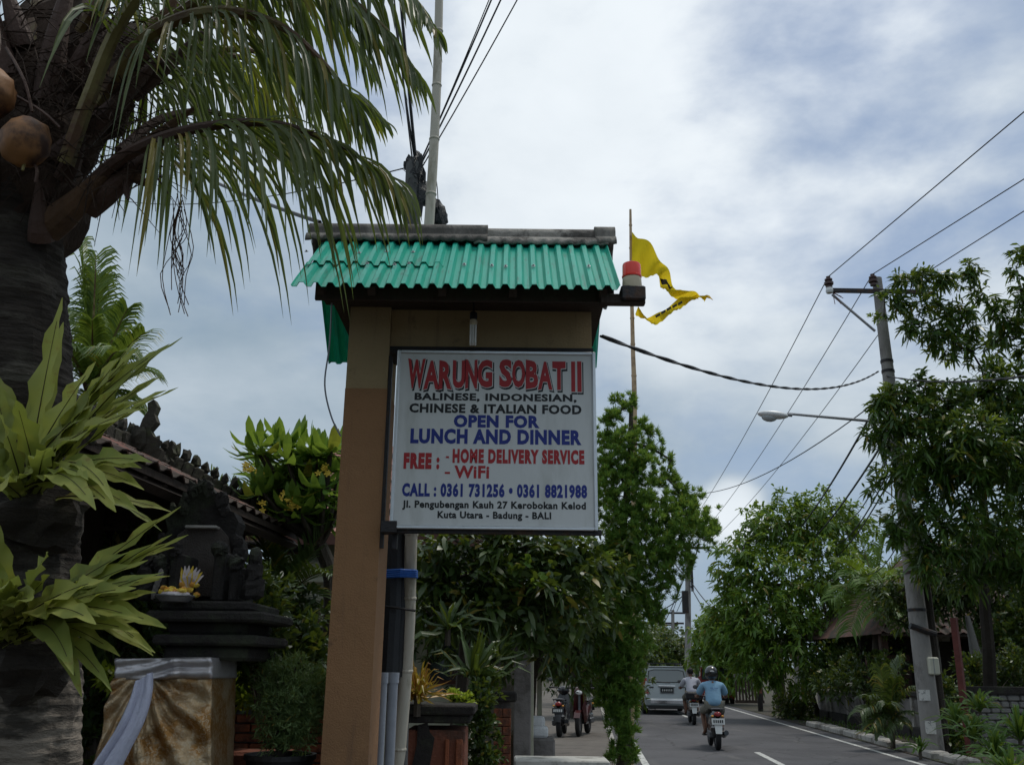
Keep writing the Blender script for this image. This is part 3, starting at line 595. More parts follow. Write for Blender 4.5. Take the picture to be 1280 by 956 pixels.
# energy saving bulb
bb = P(592, 392, 5.86); bt = P(592, 430, 5.86)
e = thing('spiral_bulb', bb, 'white energy saving bulb in a dark holder hanging below the green roof', 'light bulb')
mb = MB(); mb.tube([bb+Vector((0, 0, .10)), bb], .006, 6); mb.build('cable', 'black_rubber', e); mb = MB(); mb.lathe(bb-Vector((0, 0, .045)), [(.0, 0), (.022, 0), (.026, .02), (.024, .05), (.012, .06), (0, .062)], 12); mb.build('holder', 'black_rubber', e)
mb = MB(); mb.lathe(bb-Vector((0, 0, .085)), [(0, 0), (.02, 0), (.026, .01), (.026, .03), (.02, .042), (0, .042)], 12); mb.build('bulb_base', 'cream_plastic', e)
for dx in (-.016, 0, .016):
    mb = MB(); z1 = bb.z-.085; z0 = bt.z-.005; y_ = 5.86
    mb.tube([(bb.x+dx, y_-.012, z1), (bb.x+dx, y_-.012, z0+.01), (bb.x+dx, y_, z0), (bb.x+dx, y_+.012, z0+.01), (bb.x+dx, y_+.012, z1)], .0075, 6); mb.build('lamp_tube', 'bulb', e)
# beacon
b0 = P(760, 375, 5.5); b1 = P(806, 375, 5.5)
e = thing('red_beacon_lamp', (b1.x-.07, 5.5, b1.z), 'red and cream beacon lamp on a dark arm beside the green roof', 'beacon')
mb = MB(); mb.bevbox(((b0.x-.05+b1.x)/2, 5.5, b0.z), (b1.x-b0.x+.05, .06, .065), .005); mb.build('arm', 'dark_wood', e)
bc = P(790.5, 372, 5.5); mb = MB(); mb.bevbox((bc.x, 5.5, bc.z+.012), (.155, .13, .095), .008); mb.build('mount_box', 'iron', e)
z = P(790.5, 362, 5.5).z; mb = MB(); mb.lathe((bc.x, 5.5, z), [(0, 0), (.062, 0), (.064, .01), (.060, .075), (.055, .08), (0, .08)], 24); auto_smooth(mb.build('lamp_base', 'cream_plastic', e))
mb = MB(); mb.lathe((bc.x, 5.5, z+.078), [(0, 0), (.062, .002), (.064, .012), (.060, .016), (.059, .085), (.055, .097), (.045, .102), (0, .103)], 24); auto_smooth(mb.build('dome', 'beacon_red', e))
mb = MB(); mb.tube([P(758, 380, 5.55), P(756, 386, 5.55)], .012, 8); mb.build('bolt', 'galv', e)
# ================================================================== utility post, bamboo, pipes
e = thing('utility_post', P(497, 940, 7.1)*1.0, 'dark concrete utility post behind the sign, bound with black tape at its top', 'post')
pts = [P(497, 950, 7.1), P(500, 800, 7.1), P(508, 500, 7.1), P(517, 205, 7.1)]; pts[0].z = 0
mb = MB(); mb.tube(pts, [.085, .082, .078, .066], 12); auto_smooth(mb.build('shaft', 'post_dark', e))
mb = MB(); t0 = P(519, 205, 7.1); random.seed(3)
mb.ball(t0-Vector((0, 0, .06)), (.075, .07, .16), 12, 8, lump=.6); mb.ball(t0-Vector((-.05, 0, .28)), (.065, .06, .20), 12, 8, lump=.6); mb.ball(t0-Vector((.08, -.03, .0)), (.03, .03, .05), 8, 6, lump=.5)
mb.build('tape_wrapping', 'tar', e)
for k in range(7):
    a = random.uniform(0, 6.28); c = t0+Vector((.05*math.cos(a)-.02, -.05, random.uniform(-.35, .05)))
    mb = MB(); mb.tube([c+Vector((.05*math.cos(t+a)*(1+.3*math.sin(3*t)), .02*math.sin(t), .04*math.sin(t+k))) for t in [i*.6 for i in range(9)]], .003, 4); mb.build('wire_loop', 'black_rubber', e)
mb = MB(); d0 = P(548, 268, 7.3); mb.ball(d0, (.075, .08, .16), 12, 9, Matrix.Rotation(-.35, 3, 'Y'), lump=.5)
mb.ball(d0-Vector((.02, 0, .22)), (.06, .07, .16), 10, 8, lump=.5); mb.tube([d0-Vector((.02, 0, .3)), d0-Vector((.12, .05, .4)), d0-Vector((.24, .12, .42))], .025, 6); mb.tube([d0+Vector((.0, 0, .05)), t0+Vector((.03, 0, -.1))], .012, 5)
tag(mb.build('splice_box', 'tar'), 'black lumpy cable splice behind the bamboo pole above the grey ridge', 'cable splice')
b = [P(508, 838, 6.95), P(514, 668, 6.9), P(522, 480, 6.85), P(537, 270, 6.8), P(545, 130, 6.8), P(549, -10, 6.8), P(550, -180, 6.8)]; b[0] = P(507, 838, 7.0); q_ = P(486, 985, 7.15); b.insert(0, Vector((q_.x, 7.15, 0)))
e = thing('bamboo_pole', b[0], 'weathered pale bamboo pole standing behind the sign and rising out of the picture', 'bamboo pole')
bs = spline(b, 6); mb = MB(); L = len(bs); mb.tube(bs, [.052-.020*i/L for i in range(L)], 12); auto_smooth(mb.build('culm', 'bamboo', e))
acc = 0
for i in range(1, L):
    acc += (bs[i]-bs[i-1]).length
    if acc > .38:
        acc = 0; r = .052-.020*i/L; mb = MB(); t = (bs[i]-bs[i-1]).normalized(); mb.tube([bs[i]-t*.012, bs[i]-t*.004, bs[i]+t*.004, bs[i]+t*.012], [r+.001, r+.006, r+.006, r+.001], 12); mb.build('node_ring', 'bamboo', e)
mb = MB(); mb.tube([P(492, 662, 6.93), P(489, 760, 6.93), P(484, 850, 6.93)], [.085, .09, .085], 12); mb.tube([P(502, 668, 6.95), P(500, 760, 6.95), P(492, 845, 6.95)], .06, 8)
tag(mb.build('conduit_bundle', 'black_rubber'), 'thick black bundle of cable sleeves bound to the bamboo behind the column', 'cable bundle')
mb = MB()
for k in range(4): mb.tube([P(480+0, 713+k*2.6, 6.78), P(500, 712+k*2.6, 6.74), P(519, 713+k*2.4, 6.8), P(521, 714+k*2.4, 6.95)], .010, 6)
tag(mb.build('blue_strap', 'blue_tape'), 'bright blue tape strap tying the black bundle to the bamboo pole', 'strap')
mb = MB(); mb.tube([P(478, 757, 6.78), P(500, 760, 6.78), P(519, 763, 6.82)], .010, 6); tag(mb.build('black_tie', 'black_rubber'), 'thin black tie around the bamboo pole below the blue strap', 'tie')
for px, r, dd, lab in ((476, .026, 6.62, 'left grey plastic conduit pipe beside the brown column foot'), (488, .034, 6.75, 'right grey plastic conduit pipe under the black bundle')):
    mb = MB(); a = P(px+4, 842, dd); c = Vector((P(px-2, 956, dd).x, dd, 0)); mb.tube([a, a.lerp(c, .5), c], r, 12); mb.tube([a+Vector((0, 0, .01)), a-Vector((0, 0, .06))], r*1.18, 12)
    tag(auto_smooth(mb.build('conduit_pipe', 'pipe_grey')), lab, 'pipe', 'grey conduit pipes beside the column')
# ================================================================== right concrete pole with street lamp
PB = Vector((8.25, 19.25, 0)); top = P(1096, 348, 19.25)
e = thing('utility_pole', PB, 'tall tapered concrete power pole with steel crossarm at the right roadside', 'utility pole')
N = 14; mb = MB(); mb.tube([PB.lerp(Vector((top.x, top.y, top.z)), i/N) for i in range(N+1)], [.20-.095*i/N for i in range(N+1)], 20); auto_smooth(mb.build('shaft', 'concrete_pole', e))
def pz(px, py, dy=-.16): return P(px, py, 19.25+dy)
a, b = pz(1036, 363), pz(1152, 365); mb = MB(); mb.box((a+b)/2, ((b-a).length, .07, .09), Matrix.Rotation(-math.atan2(b.z-a.z, b.x-a.x), 3, 'Y')); mb.build('crossarm', 'iron', e)
mb = MB(); mb.tube([pz(1040, 368), pz(1094, 414)], .028, 6); mb.build('brace', 'galv', e)
def insulator(p, parent):
    o = MB().lathe(p, [(0, 0), (.07, 0), (.075, .04), (.045, .05), (.045, .07), (.10, .08), (.105, .13), (.05, .145), (.05, .17), (.085, .18), (.085, .21), (.045, .235), (.05, .27), (0, .28)], 14).build('insulator', 'insulator', parent); return auto_smooth(o, 30)
i1, i2, i3 = pz(1036.5, 360), pz(1092, 357), pz(1150, 361)
for i_ in (i1, i2, i3): insulator(i_, e)
mb = MB(); mb.lathe(i1-Vector((0, 0, .12)), [(0, 0), (.07, 0), (.085, .05), (.07, .12), (0, .12)], 12); mb.build('insulator_cap', 'lamp_white', e)
for k in range(7):
    mb = MB(); c = pz(1041, 366); mb.tube([c, c+Vector((random.uniform(-.1, .25), -.05, random.uniform(-.3, .02)))], .008, 4); mb.build('red_thread', 'rust_red', e)
for py in (468, 482, 745, 790):
    c = PB.lerp(top, (958-py)/610); mb = MB(); mb.tube([c-Vector((0, 0, .03)), c+Vector((0, 0, .03))], .20-.095*(958-py)/610+.012, 20, False); mb.build('clamp_band', 'iron', e)
c = P(1147, 787, 19.05); mb = MB(); mb.tube([c+Vector((-.15, -.02, .08)), c+Vector((.35, .0, -.08))], .06, 8); mb.build('side_bracket', 'iron', e)
for px, py, w_, h_ in ((1152, 868, .24, .20), (1160, 908, .26, .24)):
    mb = MB(); c = P(px, py, 19.25); r = .20
    mb.grid([[Vector((PB.x+(c.x-PB.x)+r*1.02*math.sin(t), 19.25-r*1.03*math.cos(t), c.z+dz)) for t in [(-.65+.13*i) for i in range(11)]] for dz in (-h_/2, h_/2)])
    mb.build('paper_notice', 'paper', e)
lampb, lampe = pz(1108, 528), pz(985, 517, -.3)
e = thing('street_lamp', lampb, 'grey street lamp on a long thin arm reaching left from the concrete power pole', 'street lamp')
mb = MB(); mb.tube([pz(1112, 570), pz(1110, 548), lampb, lampe], [.035, .035, .033, .028], 8); mb.build('arm', 'galv', e)
lh = P(966, 518.5, 18.95); dx = (lampe-lampb).normalized(); mb = MB(); rot = Matrix.Rotation(-math.atan2(dx.z, -dx.x)*-1, 3, 'Y')
mb.ball(lh, (.33, .15, .085), 18, 10, Matrix.Rotation(.09, 3, 'Y')); auto_smooth(mb.build('lamp_head', 'lamp_white', e))
mb = MB(); mb.ball(lh+Vector((-.08, 0, -.05)), (.17, .11, .10), 14, 8, Matrix.Rotation(.09, 3, 'Y')); auto_smooth(mb.build('lamp_glass', 'lamp_glass', e))
mb = MB(); mb.tube([P(984, 518, 18.95), P(990, 518.5, 18.95)], .045, 8); mb.build('collar', 'galv', e)
mb = MB(); mb.tube([P(1103, 545, 19.0), P(1106, 582, 19.0)], .05, 8); mb.build('junction_tube', 'galv', e)
q0 = P(1182, 956, 19.4); q1 = P(1152, 700, 19.4); q2 = P(1146, 640, 19.4); q0.z = 0
tag(MB().tube([q0, q1, q2], [.13, .11, .10], 10).build('timber_post', 'bark_dark'), 'dark second post standing just right of the concrete power pole', 'post')
c = P(1166.5, 832, 19.05); e = thing('meter_box', c, 'cream electricity meter box fixed to the dark post beside the concrete pole', 'meter box')
MB().bevbox(c, (.21, .14, .335), .025).build('case', 'meter_box', e); MB().box(c+Vector((-.015, -.075, 0)), (.01, .01, .31)).build('seam', 'galv', e)
# ================================================================== overhead wires
def wire(a, b, sag, r, lab, m='black_rubber', grp='overhead wires above the road', n=16, sides=5):
    return tag(MB().tube(catenary(a, b, sag, n), r, sides, False).build('overhead_wire', m), lab, 'cable', grp)
def PZ(px, py, z): return G(px, py, z)
W_ = .013
I1, I2, I3 = i1+Vector((0, 0, .27)), i2+Vector((0, 0, .27)), i3+Vector((0, 0, .27))
fp = P(860, 868, 58); fp.z = 0; ftop = P(860, 684, 58)
F1, F2, F3 = P(838, 686, 58), P(860, 684, 58), P(878, 685, 58)
for a, b, lab in ((I1, F1, 'left bare power wire from the crossarm down to the far pole'), (I2, F2, 'middle bare power wire from the pole top down to the far pole'), (I3, F3, 'right bare power wire from the crossarm down to the far pole')):
    wire(a, b, .55, .011, lab)
for a, (px, py), lab in ((I1, (1280, 140), 'left bare power wire rising to the upper right corner'), (I2, (1280, 224), 'middle bare power wire rising to the right picture edge'), (I3, (1280, 264), 'lowest bare power wire rising to the right picture edge')):
    q = PZ(px, py, a.z-.05); b = a.lerp(q, 3.2); wire(a, b, .0, .011, lab)
def twisted(pts, r, lab, grp=None):
    sp_ = pts; mb = MB(); n = len(sp_)
    for ph in (0, math.pi):
        q = []
        for i in range(n):
            t = (sp_[min(i+1, n-1)]-sp_[max(i-1, 0)]).normalized(); s = t.cross(Vector((0, 0, 1))).normalized(); u_ = s.cross(t); a = i*.9+ph
            q.append(sp_[i]+(s*math.cos(a)+u_*math.sin(a))*r*.8)
        mb.tube(q, r, 5, False)
    return tag(mb.build('twisted_cable', 'black_rubber'), lab, 'cable', grp)
a = P(752, 420, 6.9); b = P(1098, 464, 19.1); twisted(catenary(a, b, .42, 80), .011, 'thick twisted black cable slung from the sign roof to the concrete power pole')
a = P(1108, 470, 19.2); b = P(1280, 452, 13).lerp(P(1108, 470, 19.2), -.5); twisted(catenary(a, b, .25, 50), .012, 'twisted black cable running from the pole through the mango tree to the right')
wire(P(1098, 500, 19.1), P(868, 617, 40), .5, .014, 'thin cable dipping left from the power pole towards the cedar')
for (x0, y0, x1, y1, Y1, r, lab) in ((1088, 520, 985, 668, 36, .026, 'upper thick service cable sloping down behind the far mango tree'), (1104, 553, 1000, 680, 36, .026, 'second thick service cable sloping down behind the far mango tree'), (1106, 575, 1060, 640, 27, .014, 'thin service cable sloping steeply under the lamp arm'), (1110, 590, 1050, 668, 30, .018, 'lower service cable of the bunch under the lamp arm'), (1112, 600, 1040, 690, 34, .018, 'lowest service cable of the bunch under the lamp arm'), (1125, 675, 1080, 706, 26, .012, 'short cable from the lower pole into the palm fronds')):
    wire(P(x0, y0, 19.1), P(x1, y1, Y1).lerp(P(x0, y0, 19.1), -.3), .35, r, lab, grp='service cables leaving the power pole')
tp = P(523, 205, 7.1)
for (x0, y0, x1, y1, r, lab) in ((519, 205, 489, -30, .008, 'leftmost black cable rising from the taped post top'), (520, 203, 500, -30, .014, 'thick black cable rising steeply from the taped post top'), (516, 205, 493, -20, .007, 'thin black cable rising beside the thick cable'), (524, 206, 617, -20, .008, 'first of the black cables fanning right from the post top'), (525, 208, 629, -20, .008, 'middle of the black cables fanning right from the post top'), (527, 210, 650, -20, .006, 'rightmost thin black cable fanning right from the post top'), (524, 207, 614, -20, .005, 'thin cable beside the first of the cables fanning right')):
    a = P(x0, y0, 7.1); q = PZ(x1, y1, 7.2); wire(a, a.lerp(q, 2.5), .12, r, lab, grp='cables fanning out from the taped post')
wire(P(515, 208, 7.1), P(300, 236, 10).lerp(P(120, 245, 14), 1.0), .25, .006, 'thin wire crossing behind the coconut fronds to the left')
a = P(400, 278, 6.4); b = P(250, 208, 9); wire(a, a.lerp(b, 2), .1, .017, 'thick black cable leaving the roof ridge to the upper left')
tag(MB().tube(spline([P(415, 372, 5.9), P(412, 430, 5.9), P(406, 480, 5.95), P(414, 520, 6.0), P(426, 545, 6.02)], 6), .006, 5).build('loose_wire', 'pipe_grey'), 'loose grey wire dangling beside the left edge of the column', 'wire')
tag(MB().tube(spline([P(540, 200, 6.9), P(546, 230, 6.9), P(548, 262, 7.2)], 5), .004, 4).build('loose_wire', 'black_rubber'), 'thin loose black wire hanging beside the bamboo above the splice', 'wire')
# ================================================================== flag
e = thing('flagpole', (P(793, 900, 15.5).x, 15.5, 0), 'thin bamboo flagpole rising behind the red beacon', 'flagpole')
p = [Vector((P(786, 900, 15.5).x, 15.5, 0)), P(793, 545, 15.5), P(791, 430, 15.5), P(789, 340, 15.5), P(788, 262, 15.5)]
sp_ = spline(p, 6); mb = MB(); mb.tube(sp_, [.055-.035*i/len(sp_) for i in range(len(sp_))], 8); auto_smooth(mb.build('pole', 'bamboo_tan', e))
acc = 0
for i in range(1, len(sp_)):
    acc += (sp_[i]-sp_[i-1]).length
    if acc > .42:
        acc = 0; r = .055-.035*i/len(sp_); mb = MB(); mb.tube([sp_[i]-Vector((0, 0, .015)), sp_[i]+Vector((0, 0, .015))], r+.006, 8); mb.build('node_ring', 'bamboo_tan', e)
e = thing('yellow_flag', P(790, 300, 15.45), 'torn yellow flag with a black marked edge flying from the bamboo flagpole', 'flag')
def cloth(prs, name, m, Y=15.4, n=5, amp=.12, off=0):
    rows = []; A = spline([P(a[0], a[1], Y) for a, b in prs], n); B = spline([P(b[0], b[1], Y) for a, b in prs], n)
    for i, (a, b) in enumerate(zip(A, B)):
        rows.append([a.lerp(b, t)+Vector((0, amp*math.sin(i*.55+t*4.2)*min(1, i/4)+off, .012*math.sin(i*2.3)*t)) for t in [k/6 for k in range(7)]])
    o = MB().grid(rows).build(name, m, e, smooth=True); return o
cloth([((790, 290), (790, 338)), ((801, 297), (803, 343)), ((815, 310), (816, 345)), ((827, 324), (824, 349)), ((835, 341), (828, 359)), ((843, 356), (834, 368)), ((860, 366), (850, 371)), ((874, 367), (870, 374)), ((884, 371), (882, 374))], 'upper_strip', 'flag_yellow')
cloth([((872, 368), (873, 374)), ((858, 371), (858, 379)), ((845, 377), (846, 388)), ((832, 385), (832, 398)), ((821, 394), (817, 404)), ((808, 395), (806, 401)), ((797, 385), (795, 390))], 'lower_strip', 'flag_yellow')
cloth([((824, 350), (830, 352)), ((829, 357), (834, 356)), ((836, 363), (839, 361))], 'stripe', 'flag_mark', Y=15.36, off=-.08)
for k, (x, y) in enumerate([(829, 388), (836, 384), (843, 380.5), (850, 377), (822, 392.5)]):
    MB().grid([[P(x-3, y+2.0, 15.22), P(x+2.5, y-1.0, 15.22)], [P(x-2, y+5, 15.22), P(x+3.5, y+1.6, 15.22)]]).build('marking', 'flag_mark', e)
for k in range(5):
    MB().tube([P(880, 371, 15.4), P(884+k, 369+k, 15.4), P(887+k, 370+k*1.2, 15.45)], .006, 4).build('frayed_thread', 'flag_yellow', e)
# ================================================================== coconut palm (near left)
cp = thing('coconut_palm', (-2.3, 4.1, 0), 'old coconut palm with dark ringed trunk and orange coconuts at the left edge', 'palm tree')
def ax(py, cx, Y=4.1): return P(cx, py, Y)
tc_ = [Vector((P(18, 956, 4.1).x-.02, 4.1, -.05)), ax(956, 20), ax(840, 22), ax(700, 22), ax(500, 22), ax(320, 12), ax(200, 12)]
tp_ = spline(tc_, 60); zz0 = [p.z for p in tp_]
def trunk(mb, pts, rf, n, ring=.055, amp=.012, nz=.02):
    b0 = len(mb.v); N = len(pts); acc = 0
    for i, p in enumerate(pts):
        acc += (pts[i]-pts[i-1]).length if i else 0
        ph = (acc/ring+.35*mnoise.noise(Vector((p.z*2, 0, 0)))) % 1
        for k in range(n):
            a = 2*math.pi*k/n; d = Vector((math.cos(a), math.sin(a), 0)); ph2 = (acc/ring+.5*mnoise.noise(Vector((d.x*1.5, d.y*1.5, p.z*2)))) % 1
            r = rf(i/(N-1))+amp*(1-abs(ph2*2-1)**.6)+nz*mnoise.noise(Vector((d.x*3, d.y*3, p.z*5)))+nz*.5*mnoise.noise(Vector((d.x*9, d.y*9, p.z*16)))
            mb.v.append(p+d*r)
    for i in range(N-1):
        for k in range(n): mb.face(b0+i*n+k, b0+i*n+(k+1) % n, b0+(i+1)*n+(k+1) % n, b0+(i+1)*n+k)
    return mb
cut = next(i for i, p in enumerate(tp_) if p.z > P(20, 835, 4.1).z)
trunk(MB(), tp_[:cut+1], lambda t: .235-.0*t, 30, ring=.045, amp=.007, nz=.02).build('trunk_base', 'palm_trunk_pale', cp)
trunk(MB(), tp_[cut:], lambda t: .228+.02*math.sin(t*3)+.05*max(0, t-.8)*5*.5, 30, ring=.035, amp=.006, nz=.035).build('trunk', 'palm_trunk', cp)
HUB = P(20, 160, 4.1)
mb = MB(); mb.ball(HUB-Vector((0, 0, .25)), (.36, .30, .60), 26, 20, lump=.4); mb.ball(HUB+Vector((.12, .15, .35)), (.34, .25, .5), 22, 16, lump=.5); mb.build('crown_heart', 'fibre_dark', cp)
# boots of old fronds and fibre strands
for k, (a, b, r) in enumerate([((60, 285), (150, 195), .075), ((80, 225), (110, 130), .05), ((52, 300), (48, 225), .06), ((150, 205), (190, 232), .04), ((165, 195), (160, 250), .035), ((30, 60), (0, -40), .06), ((110, 150), (175, 60), .06), ((95, 90), (140, -20), .05), ((70, 200), (210, 60), .06), ((120, 230), (250, 130), .05), ((60, 130), (100, -60), .07), ((10, 100), (-20, -60), .07), ((130, 120), (230, -20), .06), ((165, 120), (290, 10), .04), ((110, 260), (215, 165), .06)]):
    A = P(a[0], a[1], 3.95); B = P(b[0], b[1], 3.85); A2 = A.lerp(B, .5)+Vector((0, -.03, -.02)); MB().tube(bez(A, A2+Vector((random.uniform(-.05, .05), 0, -.04)), B, 5), [r, r*.95, r*.8, r*.6, r*.4, r*.12], 12).build('frond_boot', 'petiole_brown' if k % 3 else 'fibre', cp)
sf = MB()
for k in range(420):
    a = P(random.uniform(-10, 190), random.uniform(10, 240), random.uniform(3.75, 3.95)); q = Vector((random.uniform(-.2, .35), random.uniform(-.1, .1), random.uniform(-.28, .15)))
    sf.tube([a, a+q*.5+Vector((0, 0, .03)), a+q], [.004, .003, .0015], 3, False)
sf.build('fibre_strands', 'fibre_dark', cp, kind='stuff')
co_ = []
for k, (px, py, r, Y) in enumerate([(32, 178, .105, 3.62), (-14, 117, .11, 3.6), (-40, 200, .10, 3.7)]):
    c = P(px, py, Y); o = MB().ball(c, (r, r, r*1.08), 20, 14, Matrix.Rotation(.4-k*.3, 3, 'Y'), lump=.12).build('coconut', 'coconut', cp, smooth=True)
    MB().lathe(c+Vector((.01, -.0, -r*1.05)), [(0, -.03), (.006, -.03), (.008, 0), (.02, .012), (0, .013)], 6).build('coconut_tip', 'petiole', cp)
for a, b in (((8, 60), (40, 140)), ((20, 120), (75, 160)), ((-5, 20), (-8, 90)), ((36, 196), (44, 228))):
    MB().tube(spline([P(*a, 3.7), P((a[0]+b[0])/2+6, (a[1]+b[1])/2, 3.62), P(*b, 3.62)], 4), .007, 5).build('fruit_stalk', 'petiole_brown', cp)
NLEAF = [0]; rest = MB()
def leaflet_mb(mb, s, d, L, wd, g, nseg=7, tw=0):
    pts = []; p = s.copy(); v = d.normalized(); ds = L/nseg
    for i in range(nseg+1):
        pts.append(p.copy()); p = p+v*ds; v = (v+Vector((random.uniform(-.02, .02), random.uniform(-.02, .02), -g*(i+1)/nseg*(1.0 if v.z > -.9 else .3)))).normalized()
    nrm = Vector((tw, -.8, .5)); 
    if abs(v.dot(nrm.normalized())) > .95: nrm = Vector((1, 0, .2))
    ribbon_leaf(mb, pts, [wd*(.55+.45*min(1, i/2))*(1 if i < nseg-2 else (nseg-i)/2.6+.04) for i in range(nseg+1)], nrm, fold=.5)
def coco_frond(ctrl, nl, L, green='leaf_coconut', r0=.035, rb='petiole', start=.25, gr=.42, w=.017, part='frond', fwd=.55, lend=.5):
    pts = spline([P(*c) for c in ctrl], 9); n = len(pts)
    fr = MB().tube(pts, [max(.004, r0*(1-i/n)**.8) for i in range(n)], 7); o = fr.build(part, rb, cp)
    nl = int(nl*1.2); w *= .74; start *= .75
    for k in range(nl):
        t = start+(1-start)*k/(nl-1); i = min(n-2, int(t*(n-1))); p = pts[i].lerp(pts[i+1], t*(n-1)-i); tg_ = (pts[i+1]-pts[i]).normalized()
        for s in (-1, 1):
            if random.random() < .08+.22*t: continue
            side = tg_.cross(Vector((0, 0, 1)));  side = side.normalized() if side.length > .1 else Vector((1, 0, 0))
            hg = max(0, 1-1.1*t); d = tg_*(fwd*(1-.5*hg)+.4*t)+side*s*(.6-.25*t)*(1-.35*hg)+Vector((0, 0, random.uniform(-.25, .15)-.7*hg))
            ll = L*(.7+.3*math.sin(math.pi*min(1, t*1.1)))*(1-(1-lend)*max(0, t-.6)/.4)*random.uniform(.55, 1.15)*(1-.25*t); tw = random.uniform(-.9, .9)
            mt = green
            if NLEAF[0] < 296 and t > .1:
                mb = MB(); leaflet_mb(mb, p, d, ll, w*random.uniform(.7, 1.15), gr*random.uniform(1.0, 1.7), tw=tw); mb.build('leaflet', mt, o); NLEAF[0] += 1
            else: leaflet_mb(rest, p, d, ll, w*random.uniform(.7, 1.15), gr*random.uniform(1.0, 1.7), tw=tw)
random.seed(21)
# main frond arching to the right, then those above it
coco_frond([(62, 292, 3.95), (130, 215, 3.85), (190, 178, 3.7), (262, 158, 3.55), (345, 155, 3.45), (425, 182, 3.4), (485, 222, 3.4)], 56, 1.15, rb='petiole_brown', r0=.038, start=.42, gr=.8, w=.013)
coco_frond([(125, 130, 3.9), (180, 50, 3.7), (260, 15, 3.5), (345, 30, 3.4), (410, 85, 3.3), (450, 140, 3.25)], 56, 1.0, r0=.038, start=.25, gr=.7, w=.013)
coco_frond([(205, 30, 3.8), (300, -25, 3.6), (400, -20, 3.5), (475, 30, 3.4), (520, 90, 3.35)], 44, .75, r0=.03, start=.2, gr=.6, w=.013)
coco_frond([(230, 70, 3.9), (300, 62, 4.0), (370, 80, 4.2), (440, 120, 4.4), (488, 160, 4.5)], 34, .5, green='leaf_coconut_yellow', r0=.02, start=.3, gr=.35, w=.014)
coco_frond([(82, 205, 3.85), (112, 120, 3.75), (150, 30, 3.65), (215, -50, 3.5), (300, -80, 3.35), (390, -45, 3.3), (450, 20, 3.25)], 50, 1.05, r0=.04, start=.4, gr=.7, w=.013)
coco_frond([(400, -40, 3.6), (450, -35, 3.5), (510, -10, 3.4), (545, 40, 3.3)], 22, .5, r0=.02, start=.2, gr=.5)
coco_frond([(150, 120, 4.1), (210, 80, 4.3), (290, 70, 4.6), (370, 100, 4.9), (430, 150, 5.1)], 44, .9, r0=.03, start=.15, gr=.7, w=.014)
coco_frond([(150, 190, 4.1), (200, 150, 4.3), (260, 140, 4.5), (330, 160, 4.7), (380, 200, 4.8)], 34, .8, rb='petiole_brown', r0=.03, start=.2, gr=.8, w=.013)
coco_frond([(60, 60, 4.2), (100, -20, 4.5), (170, -60, 4.8), (260, -40, 5.2), (340, 20, 5.5)], 44, .95, r0=.03, start=.2, gr=.7, w=.014)
coco_frond([(100, 40, 3.9), (150, -30, 3.7), (210, -60, 3.5), (290, -60, 3.4), (360, -20, 3.3)], 34, .8, r0=.03, start=.3, gr=.7, w=.013)
coco_frond([(40, 60, 4.1), (60, -60, 4.2), (90, -180, 4.4), (200, -260, 4.8)], 20, .7, r0=.05, start=.3)
coco_frond([(0, 80, 4.1), (-80, -40, 4.0), (-200, -120, 3.9), (-380, -60, 3.7)], 30, .7, r0=.05, start=.3)
coco_frond([(0, 140, 4.2), (-90, 60, 4.6), (-200, 60, 5.0), (-300, 140, 5.4)], 30, .7, r0=.05, start=.3)
coco_frond([(120, 60, 4.3), (200, -30, 4.4), (300, -50, 4.5), (400, 0, 4.6), (460, 80, 4.7)], 46, 1.0, r0=.03, start=.2, gr=.8, w=.014)
coco_frond([(130, 100, 4.4), (200, 20, 4.6), (280, 0, 4.8), (350, 40, 5), (395, 110, 5)], 46, 1.0, r0=.03, start=.15, gr=.8, w=.014)
coco_frond([(110, 160, 4.3), (170, 90, 4.5), (240, 70, 4.7), (310, 100, 4.8), (350, 160, 4.9)], 40, .9, rb='petiole_brown', r0=.03, start=.25, gr=.9, w=.014)
rest.build('far_leaflets', 'leaf_coconut', cp, kind='stuff')
wh = MB()     # hanging dried spikelets
for k in range(16):
    a = P(222+random.uniform(-6, 8), 255+random.uniform(-15, 15), 3.6); b = P(222+random.uniform(-12, 16), random.uniform(330, 400), 3.6); wh.tube(spline([a, a.lerp(b, .4)+Vector((random.uniform(-.04, .04), 0, 0)), a.lerp(b, .7)+Vector((random.uniform(-.05, .05), 0, 0)), b], 3), .0022, 3, False)
wh.build('dry_spikelets', 'fibre', cp, kind='stuff')
